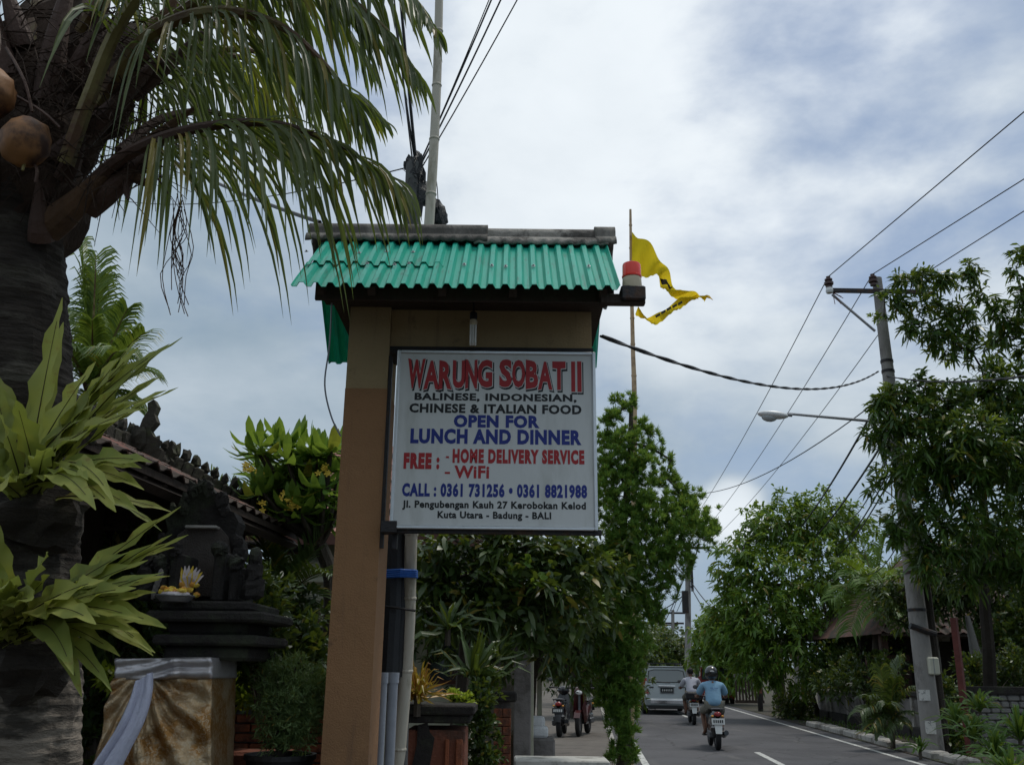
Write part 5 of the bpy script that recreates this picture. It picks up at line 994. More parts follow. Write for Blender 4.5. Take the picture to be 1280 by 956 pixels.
sb('ledge_light', 231, 271, 656, 660, 6.10, .08, 'kerb_concrete', .004)
for k in range(34):
    i = random.randrange(len(bo)); x, y = bo[i]; c = pp(x+random.uniform(-3, 3), y+random.uniform(-3, 5), 6.15); s = random.uniform(.02, .045); MB().ball(c, (s, .03, s*1.2), 7, 5, lump=.8).build('carved_boss', 'volcanic', e)
for x0, x1, yt in ((190, 209, 706), (213, 226, 690), (268, 282, 688), (288, 300, 706)):
    sb('armrest', x0, x1, yt, 752, 5.82, .38); c = pp((x0+x1)/2, yt-2, 5.83); MB().ball(c, (.05, .07, .05), 10, 8, lump=.5).build('arm_knob', 'volcanic', e)
for sx in (182, 316):
    c = pp(sx, 735, 5.85); 
    for k in range(3): MB().ball(c+Vector((0, 0, .09*k)), (.075-.018*k, .09, .07), 10, 7, lump=.5).build('scroll', 'volcanic', e)
mb = MB()
for k in range(5): c = pp(192+k*2.2, 742-k*6, 5.75); mb.ball(c, (.018, .02, .035), 6, 5, lump=.4)
mb.build('guardian_figure', 'wall_grey', e)
c = pp(218, 752, 5.62); t = thing('offering_tray', c, 'silver offering tray of yellow and orange petals on the shrine step', 'offering')
MB().lathe(c, [(0, 0), (.08, 0), (.105, .028), (.115, .032), (.11, .04), (0, .025)], 20).build('tray', 'tray_metal', t)
MB().lathe(c+Vector((0, 0, .035)), [(0, 0), (.09, 0), (.08, .02), (0, .025)], 14).build('rice_bed', 'petal_white', t)
for k in range(26):
    d = Vector((random.uniform(-.07, .08), random.uniform(-.06, .06), .05+random.uniform(0, .03))); MB().ball(c+d, (.026, .024, .011), 6, 4, Matrix.Rotation(random.uniform(-1, 1), 3, 'X'), lump=.5).build('petal', random.choice(['petal_yellow', 'offering_orange', 'petal_yellow']), t)
c = pp(236, 736, 5.9); t = thing('flower_offering', c, 'upright flower offering with pink white petals leaning on the throne', 'offering')
for k in range(11):
    a = -1.3+k*.26; d = Vector((math.sin(a)*.10, -.04, .06+.08*math.cos(a))); ribbon_ = MB(); ribbon_leaf(ribbon_, [c, c+d*.5+Vector((0, -.02, 0)), c+d], [.008, .02, .003], Vector((0, -1, .2)), .3); ribbon_.build('petal', 'petal_white' if k % 3 else 'petal_yellow', t)
for k in range(9):
    MB().ball(c+Vector((random.uniform(-.06, .07), -.03, random.uniform(-.06, .03))), (.024, .02, .016), 6, 4, lump=.5).build('blossom', 'offering_orange' if k % 2 else 'petal_yellow', t)
MB().lathe(c-Vector((-.01, 0, .12)), [(0, 0), (.05, 0), (.035, .05), (.05, .10), (0, .1)], 10).build('holder', 'dark_wood', t)
bush('garden_shrub', P(325, 900, 6.9), [(310, 730, 6.6, .13), (325, 760, 6.6, .16), (305, 790, 6.5, .13), (330, 800, 6.5, .16), (318, 830, 6.5, .12), (300, 815, 6.4, .09), (340, 740, 6.8, .15)], 260, 9, .09, .03, 'leaf_dark', 'dark shrub leaning over the right side of the stone shrine')
# gold brocade cloth round the pedestal
t = thing('brocade_cloth', pp(205, 960, 5.6), 'gold brocade skirt with silver satin band wrapped round the shrine pedestal', 'cloth')
def skirt(n, m):
    rows = []
    TL_, TC, TR = pp(147, 828, 5.62), pp(264, 826, 5.62), pp(295, 825, 6.15); BL, BC, BR = pp(112, 985, 5.45), pp(262, 985, 5.6), pp(291, 985, 6.15)
    for i in range(n+1):
        v = i/n; row = []
        for j in range(m+1):
            u = j/m
            if u < .78: s = u/.78; p = TL_.lerp(TC, s).lerp(BL.lerp(BC, s), v)
            else: s = (u-.78)/.22; p = TC.lerp(TR, s).lerp(BC.lerp(BR, s), v)
            # folds radiate from the knot near the upper left
            ku, kv = .24, .10; du, dv = (u-ku)*1.3, (v-kv)+.05; ang = math.atan2(du, max(.02, dv)); rr = math.hypot(du, dv)
            f = (math.sin(ang*15+.5*math.sin(rr*5)))*.5+.5; amp = .058*min(1, rr*2.0)*max(0, 1-max(0, ang-1.0)*1.3)*(1 if u < .76 else .25)
            p = p+Vector((0, -amp*f**1.5-.004*math.sin(v*40+u*13)-.012*mnoise.noise(Vector((u*9, v*9, 1))), 0)); row.append(p)
        rows.append(row)
    return rows
o = MB().grid(skirt(50, 90)).build('skirt', 'brocade', t, smooth=True); md = o.modifiers.new('solid', 'SOLIDIFY'); md.thickness = .004
def band():
    A_, B_2, C_ = (145, 264, 296); rows = []
    for i in range(9):
        v = i/8; row = []
        for j in range(61):
            u = j/60
            if u < .8: s = u/.8; p = pp(145+(264-145)*s, 823+26*v-1.5*s, 5.585)
            else: s = (u-.8)/.2; a_ = pp(264, 821.5+26*v, 5.585); b_ = pp(296, 823+24*v, 6.12); p = a_.lerp(b_, s)
            kn = math.exp(-((u-.50)/.14)**2); f = math.sin(v*11+kn*2+u*8)*(.010+.016*kn)+.016*math.exp(-((u-.5)/.03)**2)
            p = p+Vector((0, -.012-f-.006*mnoise.noise(Vector((u*14, v*3, 0))), 0)); row.append(p)
        rows.append(row)
    return rows
o = MB().grid(band()).build('waist_band', 'silver_satin', t, smooth=True); md = o.modifiers.new('solid', 'SOLIDIFY'); md.thickness = .004
mb = MB(); a = [pp(180, 846, 5.50), pp(176, 870, 5.44), pp(163, 905, 5.38), pp(140, 945, 5.34), pp(118, 985, 5.32)]; a = spline(a, 6)
rows = []
for i, p in enumerate(a):
    k = i/len(a); wd = .040+.055*k; rows.append([p+Vector((wd*2*(u-.5)*1.0, -.014*math.sin(u*9+k*3)-.01*math.sin(u*17), .05*(u-.5))) for u in [j/12 for j in range(13)]])
o = mb.grid(rows).build('sash', 'lilac_cloth', None, smooth=True); tag(o, 'long pale lilac sash hanging diagonally across the gold brocade cloth', 'sash'); md = o.modifiers.new('solid', 'SOLIDIFY'); md.thickness = .006
# ================================================================== garden behind the shrine
def bricks(parent, x0, x1, y, z0, z1, m, bw=.22, bh=.065, mort='wall_grey', dep=.11, maxn=300):
    me = []
    for j in range(3): q_ = MB(); q_.bevbox((0, 0, 0), (bw-.012, dep, bh-.012), .006); me.append(q_.mesh('brick', m))
    n = 0; nr = int((z1-z0)/bh)
    for r in range(nr):
        x = x0+(bw/2 if r % 2 else 0)
        while x+bw*.5 < x1 and n < maxn:
            inst(me[n % 3], 'brick', parent, Matrix.Translation((min(x+bw/2, x1-bw*.4), y-dep*.5+random.uniform(-.004, .004), z0+(r+.5)*bh))); x += bw; n += 1
    MB().box(((x0+x1)/2, y+.06, (z0+z1)/2), (x1-x0+.02, .2, z1-z0)).build('wall_core', mort, parent)
x0, x1 = P(262, 900, 7.2).x, P(425, 900, 7.2).x; z1 = P(300, 882, 7.2).z
e = thing('planter_wall', ((x0+x1)/2, 7.2, 0), 'low brick planter wall between the brocade cloth and the brown column', 'wall')
bricks(e, x0, x1, 7.2, 0, z1, 'brick_orange'); MB().bevbox(((x0+x1)/2, 7.2, z1+.035), (x1-x0+.1, .34, .07), .012).build('coping', 'volcanic', e)
xa = P(300, 938, 6.7); MB_ = MB().bevbox((xa.x, 6.75, xa.z/2), (.7, .3, xa.z), .02); tag(MB_.build('brick_ledge', 'terracotta'), 'narrow terracotta ledge at the foot of the planter wall', 'ledge')
pc = P(350, 950, 6.3); e = thing('flower_pot', pc, 'black plastic pot at the foot of the bush beside the column', 'pot')
MB().lathe((pc.x, 6.3, pc.z-.35), [(0, 0), (.15, 0), (.21, .36), (.225, .36), (.225, .39), (.20, .39), (.19, .35), (0, .34)], 24).build('pot', 'pot_black', e)
bush('potted_bush', Vector((pc.x, 6.3, pc.z)), [(345, 850, 6.3, .12), (335, 825, 6.3, .06), (375, 855, 6.25, .16), (395, 870, 6.3, .13), (360, 885, 6.2, .17), (385, 895, 6.2, .14), (345, 915, 6.25, .12), (372, 920, 6.2, .12), (328, 875, 6.3, .08), (405, 850, 6.4, .08), (370, 830, 6.35, .06), (355, 835, 6.3, .07)], 900, 12, .05, .007, 'leaf_bush', 'fine leaved grey green bush growing from the black pot by the column', spread=.8)
bush('croton_bush', P(302, 880, 7.0), [(298, 868, 6.9, .07), (310, 872, 6.9, .06), (303, 858, 6.9, .05)], 60, 7, .08, .03, 'leaf_yellow', 'small bright yellow croton beside the brocade cloth')
bush('croton_bush', P(137, 850, 6.6), [(135, 842, 6.6, .06), (142, 850, 6.6, .05)], 30, 7, .07, .028, 'leaf_yellow', 'small yellow leaved plant in the dark gap behind the palm trunk')
bush('garden_shrub', P(120, 940, 7.2), [(115, 880, 7.2, .3), (140, 850, 7.4, .35), (170, 790, 7.6, .4), (130, 800, 7.6, .4), (165, 730, 7.8, .35), (110, 920, 7.2, .3), (185, 700, 7.9, .3), (150, 760, 7.7, .35)], 420, 9, .12, .035, 'leaf_dark', 'dark leafy shrub filling the gap between palm trunk and shrine')
bush('garden_shrub', P(360, 900, 8.0), [(320, 790, 7.9, .25), (350, 810, 7.8, .28), (390, 800, 7.9, .25), (315, 830, 7.8, .22), (400, 840, 7.9, .22), (355, 850, 7.8, .25), (330, 760, 8.2, .25), (380, 770, 8.2, .25)], 300, 9, .11, .04, 'leaf_dark', 'dark shrub behind the potted bush and planter wall')
# carved garden wall with ornaments, far behind shrine
x0, x1 = P(280, 850, 9.4).x, P(420, 850, 9.4).x; zt = P(300, 792, 9.4).z; e = thing('carved_wall', ((x0+x1)/2-1.2, 9.4, 0), 'dark stone garden wall with a carved top between shrine and house', 'wall')
MB().box(((x0+x1)/2-1.2, 9.45, zt/2), (x1-x0+2.4, .2, zt)).build('wall', 'volcanic', e); MB().bevbox(((x0+x1)/2-1.2, 9.43, zt+.04), (x1-x0+2.5, .32, .09), .02).build('coping', 'volcanic', e)
for k in range(12): MB().ball((x0-1.9+k*.33, 9.4, zt+.13), (.09, .08, .10), 8, 6, lump=.7).build('carved_boss', 'volcanic' if k % 4 else 'terracotta', e)
# ================================================================== cream house behind
YH = 12.5; hx0, hx1 = P(345, 700, YH).x, P(590, 700, YH).x; zE = P(400, 668, YH-.6).z; zW = P(400, 700, YH).z
e = thing('cream_house', ((hx0+hx1)/2, YH+2.5, 0), 'single storey cream house with pink clay roof tiles behind the frangipani and column', 'house')
MB().box(((hx0+hx1)/2, YH+2.5, zE/2), (hx1-hx0, 5, zE)).build('wall', 'wall_cream', e)
MB().bevbox(((hx0+hx1)/2, YH-.05, (P(400, 702, YH).z+P(400, 730, YH).z)/2), (hx1-hx0+.1, .3, .27), .01).build('beam', 'wall_cream', e)
A = Vector((hx0-.5, YH-.75, zE)); B = Vector((hx1+.5, YH-.75, zE)); C_ = Vector((hx1-1.5, YH+2.5, zE+1.9)); D_r = Vector((hx0+.35, YH+2.5, zE+1.9))
tp2 = tile_mesh(.24, .26, 'tile_pink', .03); tiled_slope(e, A, B, C_, D_r, .24, .24, tp2, 290, mat_='tile_pink')
MB().poly([A, D_r, A+Vector((0, 6.5, 0))]).poly([B, B+Vector((0, 6.5, 0)), C_]).poly([A+Vector((0, 6.5, 0)), D_r, C_, B+Vector((0, 6.5, 0))]).build('roof_deck', 'tile_pink', e)
MB().box(((hx0+hx1)/2, YH-.76, zE-.07), (hx1-hx0+1.0, .04, .15)).build('fascia', 'door_brown', e)
for pa, pb, ya, yb in ((352, 386, 664, 690), (540, 575, 770, 850)):
    a = P(pa, ya, YH-.06); b = P(pb, yb, YH-.06); o = MB().box(((a.x+b.x)/2, YH-.015, (a.z+b.z)/2), (b.x-a.x+.1, .06, a.z-b.z+.1)).build('window', 'door_brown', e); MB().box(((a.x+b.x)/2, YH-.05, (a.z+b.z)/2), (b.x-a.x, .01, a.z-b.z)).build('pane', 'glass_dark', o)
a = P(396, 745, YH); b = P(404, 850, YH); MB().box((P(388, 800, YH).x, YH-.03, 1.1), (.75, .08, 2.2)).build('door', 'glass_dark', e); MB().box((P(403, 800, YH).x, YH-.06, 1.15), (.12, .12, 2.3)).build('door_frame', 'door_brown', e)
# ================================================================== planter and gateway right of the column
t0_, t1_ = P(498, 880, 7.4), P(592, 880, 7.4); zt = t0_.z
e = thing('brick_planter', ((t0_.x+t1_.x)/2, 7.7, 0), 'terracotta planter box with carved panel and dark coping right of the column', 'planter')
MB().bevbox(((t0_.x+t1_.x)/2, 7.72, zt/2-.09), (t1_.x-t0_.x-.12, .62, zt-.18), .01).build('body', 'terracotta', e)
MB().bevbox(((t0_.x+t1_.x)/2, 7.72, zt-.035), (t1_.x-t0_.x+.02, .76, .07), .012).build('coping', 'volcanic', e); MB().bevbox(((t0_.x+t1_.x)/2, 7.72, zt-.10), (t1_.x-t0_.x-.05, .69, .06), .01).build('moulding', 'volcanic', e)
MB().bevbox((t1_.x-.10, 7.395, zt/2-.12), (.05, .04, zt-.24), .006).build('corner_strip', 'brick_orange', e); MB().bevbox((t1_.x-.19, 7.395, zt/2-.12), (.03, .04, zt-.24), .006).build('corner_strip', 'brick_orange', e)
q = [P(522, 906, 7.38), P(534, 903, 7.38), P(537, 915, 7.38), P(543, 922, 7.38), P(541, 934, 7.38), P(537, 956, 7.38), P(537, 1000, 7.38), P(515, 1000, 7.38), P(515, 956, 7.38), P(521, 930, 7.38)]
MB().prism([Vector((v.x, 7.385, v.z)) for v in q], (0, .04, 0)).build('carved_panel', 'volcanic', e)
def spiky(name, c, n, L, w_, m, label, cat='plant', droop=.35, seedn=1, up=(.3, 1.3), grp=None):
    random.seed(seedn); e = thing(name, c, label, cat, grp); MB().tube([c-Vector((0, 0, .12)), c+Vector((0, 0, .03))], .03, 6).build('stem', 'bark', e)
    for k in range(n):
        a = random.uniform(0, 6.283); el = random.uniform(*up); d = Vector((math.cos(a)*math.cos(el), math.sin(a)*math.cos(el), math.sin(el))); ll = L*random.uniform(.65, 1.15)
        p = [c+Vector((0, 0, random.uniform(-.03, .05)))+d*ll*t+Vector((0, 0, -droop*ll*t*t)) for t in (0, .25, .5, .75, 1)]
        mb = MB(); ribbon_leaf(mb, p, [w_*.5, w_, w_, w_*.7, w_*.05], Vector((-d.x*.3, -.5, 1)), .45); mb.build('leaf', m, e)
    return e
spiky('croton', P(522, 874, 7.35), 80, .36, .012, 'leaf_croton', 'orange and red croton with narrow leaves growing in the brick planter', seedn=3, droop=.3, up=(.2, 1.4))
spiky('dracaena', P(592, 850, 8.6), 44, .50, .026, 'leaf_dark', 'dark spiky dracaena rosette behind the brick planter', seedn=4, droop=.15, up=(.2, 1.45))
spiky('dracaena', P(560, 790, 9.0), 30, .5, .03, 'leaf_dark', 'upper dark dracaena rosette against the bamboo pole', seedn=6, droop=.35, up=(-.1, 1.3))
spiky('dracaena', P(622, 830, 9.2), 30, .45, .026, 'leaf_dark', 'third dracaena rosette leaning towards the gateway pillar', seedn=8, droop=.2, up=(0, 1.3))
bush('croton_bush', P(565, 875, 8.0), [(572, 872, 7.95, .06), (584, 876, 7.95, .05)], 34, 7, .06, .028, 'leaf_yellow', 'low yellow green plant along the back of the brick planter')
bush('climbing_shrub', P(603, 950, 8.4), [(600, 880, 8.3, .12), (603, 910, 8.3, .13), (606, 940, 8.3, .13), (596, 860, 8.4, .12), (610, 860, 8.6, .13), (600, 970, 8.3, .14)], 260, 8, .07, .03, 'leaf_dark', 'small leaved shrub squeezed between planter and brick pillar')
a, b = P(615, 866, 9.4), P(642, 866, 9.4); e = thing('brick_pillar', ((a.x+b.x)/2, 9.5, 0), 'short orange brick pillar with dark cap left of the gateway', 'pillar')
x0, x1 = a.x+.02, b.x-.02; n = 0; me = MB().bevbox((0, 0, 0), ((x1-x0)/2-.004, .13, .075), .005).mesh('brick', 'brick_orange'); me2 = MB().bevbox((0, 0, 0), ((x1-x0)-.004, .13, .075), .005).mesh('brick', 'brick_orange')
MB().box(((x0+x1)/2, 9.5, a.z/2-.04), (x1-x0-.02, .2, a.z-.08)).build('core', 'wall_grey', e)
for r in range(int((a.z-.10)/.08)):
    z = .04+r*.08
    if r % 2: inst(me2, 'brick', e, Matrix.Translation(((x0+x1)/2, 9.36, z)))
    else:
        for s in (-1, 1): inst(me, 'brick', e, Matrix.Translation(((x0+x1)/2+s*(x1-x0)/4, 9.36, z)))
MB().bevbox(((x0+x1)/2, 9.47, a.z-.03), (x1-x0+.10, .40, .09), .015).build('cap', 'volcanic', e); MB().bevbox(((x0+x1)/2, 9.42, .15), (x1-x0+.12, .36, .3), .02).build('foot', 'terracotta', e)
YG = 11.0; a, b = P(643, 830, YG), P(664, 830, YG); zt = P(650, 815, YG).z
e = thing('gateway_pillar', ((a.x+b.x)/2, YG, 0), 'tall dark grey stone gateway pillar behind the brick pillar', 'pillar')
MB().bevbox(((a.x+b.x)/2, YG+.15, zt/2), (b.x-a.x, .3, zt), .012).build('shaft', 'wall_grey', e); MB().bevbox(((a.x+b.x)/2, YG+.15, .1), (b.x-a.x+.12, .42, .3), .02).build('foot', 'volcanic', e); MB().bevbox(((a.x+b.x)/2, YG+.15, zt+.05), (b.x-a.x+.1, .42, .12), .02).build('cap', 'volcanic', e)
tag(MB().bevbox((P(665.5, 850, 11.3).x, 11.45, 1.45), (.035, .12, 2.9), .005).build('gate_post', 'wall_cream'), 'narrow cream gate post touching the dark gateway pillar', 'post')
a, b = P(671.5, 830, 13.5), P(677.5, 830, 13.5); tag(MB().bevbox(((a.x+b.x)/2, 13.5, 1.5), (b.x-a.x, .10, 3.0), .006).build('gate_post', 'wall_cream'), 'wider cream gate post standing behind the narrow one', 'post')
tag(MB().bevbox((P(667, 850, 15).x-1.2, 15, 1.2), (2.4, .15, 2.4), .01).build('side_wall', 'wall_grey'), 'dark grey compound wall behind the gateway pillars', 'wall')
def soft_block(c, s, lab):
    mb = MB(); mb.bevbox(c, s, .03); o = mb.build('white_block', 'white_block'); md = o.modifiers.new('b', 'SUBSURF'); md.levels = md.render_levels = 1; tag(o, lab, 'sack', 'white sacks by the gate'); return o
g1 = G(674, 920, .1); s = 12.6; c = P(674, 914, s); soft_block((c.x, s, c.z), (.24, .3, .16), 'lower white sack at the foot of the cream gate post'); c = P(673, 901.5, s); soft_block((c.x-.01, s, c.z), (.20, .26, .15), 'upper white sack lying on the other at the gate post')
MB_ = MB().bevbox((c.x-.05, s, .12), (.5, .5, 2*max(.05, P(674, 921, s).z)-.24), .02); tag(MB_.build('concrete_plinth', 'wall_grey'), 'low concrete plinth carrying the two white sacks', 'plinth')
# ================================================================== right roadside
random.seed(61)
def panel_wall(y0, y1, n, lab, off=8.05, zt=1.08, m='wall_grey'):
    e = thing('panel_wall', (RX((y0+y1)/2, off), (y0+y1)/2, 0), lab, 'wall'); rot = Matrix.Rotation(-.082, 3, 'Z'); L = (y1-y0)/n
    for k in range(n):
        y = y0+(k+.5)*L; MB().box((RX(y, off)+.05, y, zt/2-.1), (.10, L-.14, zt-.15), rot).build('wall_panel', m, e); MB().bevbox((RX(y, off)-.06, y, .12), (.16, L-.16, .30), .02, rot).build('base_course', 'volcanic', e)
        MB().box((RX(y, off)+.02, y, zt-.04), (.26, L-.006, .10), rot).build('coping', 'volcanic', e)
        y = y0+k*L; MB().box((RX(y, off)+.03, y, zt/2-.08), (.16, .14, zt-.10), rot).build('pier', 'kerb_concrete', e)
panel_wall(22.3, 34.5, 6, 'grey panelled roadside wall with dark coping on the right side')
x0 = P(1222, 900, 20).x; e = thing('stone_wall', (x0+2, 20, 0), 'pale rough stone wall at the right edge beyond the grass plants', 'wall')
z1 = P(1250, 866, 20).z; MB().box((x0+2, 20.15, z1/2), (4, .2, z1)).build('core', 'wall_grey', e); MB().box((x0+2, 20.1, z1+.06), (4.1, .42, .13)).build('coping', 'volcanic', e); zr = .05
while zr < z1-.08:
    h_ = random.uniform(.09, .14); x = x0
    while x < x0+2.2: w_ = random.uniform(.16, .34); MB().bevbox((x+w_/2, 20.02, zr+h_/2), (w_-.015, .10+random.uniform(0, .03), h_-.015), .02).build('stone', 'stone_pale', e); x += w_
    zr += h_
# red roofed house right
YR = 25.0; zE = P(1130, 792, YR).z
e = thing('red_roof_house', (15, YR+4, 0), 'dark open fronted house with red tiled roof behind the mango tree on the right', 'house')
A = Vector((P(1100, 780, YR).x, YR, zE)); B = Vector((22, YR, zE)); C_ = Vector((19, YR+4, zE+2.9)); D_r = Vector((A.x+3.2, YR+4, zE+2.9)); tr_ = tile_mesh(.3, .32, 'tile_dark', .035)
tiled_slope(e, A, B, C_, D_r, .3, .3, tr_, 290, mat_='tile_dark'); MB().poly([A, D_r, A+Vector((0, 8, 0))]).poly([B, B+Vector((0, 8, 0)), C_]).poly([A+Vector((0, 8, 0)), D_r, C_, B+Vector((0, 8, 0))]).build('roof_deck', 'tile_dark', e)
MB().box(((A.x+B.x)/2, YR+3.0, zE/2), (B.x-A.x-1.0, .2, zE)).build('back_wall', 'bark_dark', e)
for px, m_, w_ in ((1170, 'kerb_concrete', .24), (1250, 'kerb_concrete', .12), (1108, 'tile_dark', .2)): x = P(px, 840, YR+.7).x; MB().bevbox((x, YR+.7, zE/2), (w_, w_, zE), .02).build('post', m_, e)
MB().box((P(1128, 845, YR+1).x, YR+1.9, 1.45), (1.2, .12, 1.1)).build('brick_panel', 'tile_dark', e)
for px, py, w_, h_ in ((1176, 790, .45, .5), (1222, 800, .3, .8), (1253, 840, .2, .6)): c = P(px, py, YR+2.6); MB().box(c, (w_, .06, h_)).build('pale_panel', 'kerb_concrete', e)
q0, q1 = P(1208, 905, 18.5), P(1192, 772, 18.5); q0.z = 0; tag(MB().tube([Vector((q0.x, 18.5, 0)), q1], .075, 4).build('red_post', 'rust_red'), 'slim red painted post right of the dark post', 'post')
c = P(1220, 800, 22.0); tag(MB().grid([[c+Vector((-.18+.1*u*(1-v), 0, .55-1.1*v))+Vector((.3*u*v, .05*math.sin(u*6), 0)) for u in [k/6 for k in range(7)]] for v in [k/6 for k in range(7)]]).build('hanging_cloth', 'stone_pale'), 'pale cloth hanging under the red roofed house', 'cloth')
# roadside greenery
for k, (px, py, Y, n, L, lab) in enumerate([(1215, 925, 16.3, 26, .75, 'leftmost strap leaved plant at the foot of the mango tree'), (1245, 950, 15.6, 30, .8, 'middle strap leaved plant in the bottom right corner'), (1275, 925, 15.8, 30, .9, 'tall strap leaved plant at the right picture edge'), (1195, 905, 17.6, 18, .7, 'broad leaved plant behind the dark post'), (1225, 890, 18.2, 22, .7, 'strap leaved plant in front of the stone wall'), (1150, 940, 18.6, 10, .5, 'small tuft beside the foot of the concrete pole'), (1095, 918, 21.5, 14, .45, 'light green tuft under the shrub palm at the kerb'), (1265, 975, 14.6, 30, .8, 'nearest strap leaved plant at the lower right edge')]):
    spiky('strap_plant', P(px, py, Y), int(n*1.6), L*1.2, .028, 'leaf_grass', lab, seedn=70+k, droop=.55, up=(.5, 1.5), grp='strap leaved plants on the right verge')
bush('wall_creeper', Vector((P(1085, 900, 27).x, 27, 0)), [(1040, 850, 28, .5), (1065, 845, 27, .5), (1090, 840, 26, .6), (1115, 835, 25, .5), (1020, 850, 30, .5), (1060, 820, 29, .7), (1100, 810, 28, .7)], 600, 10, .16, .06, 'leaf_dark', 'dark overgrowth spilling over the grey panelled wall')
bush('pole_shrub', Vector((P(1190, 930, 19.8).x, 19.8, 0)), [(1185, 900, 19.9, .35), (1178, 860, 20.2, .25), (1190, 930, 19.6, .35), (1200, 870, 20.5, .3), (1215, 835, 21, .35), (1250, 850, 21.2, .4), (1275, 830, 21, .4), (1170, 935, 19.7, .2)], 520, 10, .15, .05, 'leaf_dark', 'dark shrub crowding the foot of the dark post and red post')
bush('eave_creeper', Vector((P(1262, 860, 22).x, 22, 0)), [(1270, 790, 22, .45), (1285, 760, 22, .5), (1250, 800, 22.2, .4), (1275, 810, 22, .5)], 420, 10, .18, .06, 'leaf_dark', 'dark creeper hanging from the right end of the red roofed house')
bp = [];
for k in range(900):
    y = random.uniform(17.5, 36); x = RX(y, random.choice([6.7, 7.2, 7.6, 8.0])+random.uniform(-.2, .3)); bp.append((x, y, .01))
bp = np.array(bp); dd = rng.normal(size=(len(bp), 3))*.4+np.array([0, 0, 1]); leaf_obj('verge_grass', [leaves(bp, dd, .06+.16*rng.random(len(bp)), .02+.02*rng.random(len(bp)), .3)+(0,)], ['leaf_grass'], None)
bush('black_hedge', Vector((P(992, 900, 33).x, 33, 0)), [(985, 885, 33, .5), (1003, 882, 33, .5), (992, 875, 33, .5), (1000, 893, 32.5, .4)], 500, 9, .12, .05, 'leaf_dark', 'clipped dark hedge at the left end of the grey panelled wall')
tag(MB().tube([Vector((P(1152, 700, 26).x, 26, 0)), P(1150, 720, 26)], .08, 6).build('timber_post', 'bark_dark'), 'thin dark post in the shade under the right house eave', 'post')
# gate, bollard and sign board far right of road
c = G(951, 889); e = thing('bollard', c, 'short dark bollard with a reddish top on the right verge', 'bollard'); MB().tube([c, c+Vector((0, 0, .68))], .10, 10).build('shaft', 'volcanic', e); MB().tube([c+Vector((0, 0, .68)), c+Vector((0, 0, .86))], .085, 10).build('cap', 'terracotta', e)
Yq = 42; a, b = P(917, 840, Yq), P(953, 840, Yq); e = thing('timber_gate', ((a.x+b.x)/2, Yq, 0), 'low slatted timber gate beyond the bollard on the right', 'gate')
MB().box(((a.x+b.x)/2, Yq, 1.35), (b.x-a.x, .08, .22)).build('top_rail', 'wall_grey', e); MB().box(((a.x+b.x)/2, Yq, .25), (b.x-a.x, .08, .12)).build('bottom_rail', 'dark_wood', e)
for k in range(9): MB().box((a.x+(k+.5)*(b.x-a.x)/9, Yq, .75), (.07, .05, 1.1)).build('slat', 'dark_wood', e)
e = thing('entrance_gate', (P(985, 850, 39).x, 39, 0), 'dark entrance canopy with two pale piers beyond the hedge', 'gate')
for px in (974, 1000): c = P(px, 850, 39); MB().bevbox((c.x, 39, 1.1), (.35, .35, 2.2), .02).build('pier', 'kerb_concrete' if px > 980 else 'dark_wood', e)
a, b = P(960, 825, 39), P(1010, 825, 39); MB().prism([(a.x, 38.6, 2.2), (b.x, 38.6, 2.2), ((a.x+b.x)/2, 38.6, 3.0)], (0, .9, 0)).build('canopy', 'tile_moss', e)
# far poles
e = thing('far_pole', fp, 'distant grey power pole with a short crossarm at the bend of the road', 'utility pole', 'distant power poles'); MB().tube([fp, ftop], [.22, .15], 10).build('shaft', 'concrete_pole', e); MB().box(P(866, 684.5, 57.8), (1.9, .10, .14)).build('crossarm', 'iron', e); MB().box(P(842, 687, 57.8), (1.2, .10, .10)).build('crossarm', 'iron', e)
MB().tube([P(840, 700, 57.8), P(858, 722, 57.8)], .05, 5).build('brace', 'galv', e); MB().box(P(856.5, 752, 57.6), (.35, .3, 1.3)).build('switch_box', 'iron', e); MB().box(P(865, 722, 57.6), (.12, .2, 1.6)).build('cable_guard', 'iron', e)
for k, (px, Y, py, lab) in enumerate([(841, 96, 762, 'far double crossarm pole left of the bend pole'), (830, 130, 778, 'very distant pole left of the double crossarm pole'), (822, 160, 790, 'most distant pole above the silver car')]):
    c = Vector((P(px, 850, Y).x, Y, 0)); t = P(px, py, Y); e = thing('far_pole', c, lab, 'utility pole', 'distant power poles'); MB().tube([c, t], [.22, .16], 8).build('shaft', 'bark_dark' if k else 'concrete_pole', e)
    for j in (0, 1): MB().box(t-Vector((0, 0, .3+1.0*j)), (2.6-.5*j if k < 1 else 2.0, .14, .18)).build('crossarm', 'iron', e)
for (a, b, lab) in ((P(862, 705, 58), P(818, 800, 75), 'thin far cable dropping left from the bend pole'), (P(862, 724, 58), P(915, 780, 50), 'first far cable dropping right from the bend pole'), (P(862, 730, 58), P(905, 790, 50), 'second far cable dropping right from the bend pole'), (P(860, 688, 58), P(841, 764, 96), 'far cable linking the two distant poles'), (P(872, 686, 58), P(846, 764, 96), 'second far cable linking the two distant poles'), (P(858, 740, 58), P(800, 770, 58), 'far cable running level behind the cedar')):
    wire(a, b, .3, .03, lab, grp='distant cables beyond the cedar')
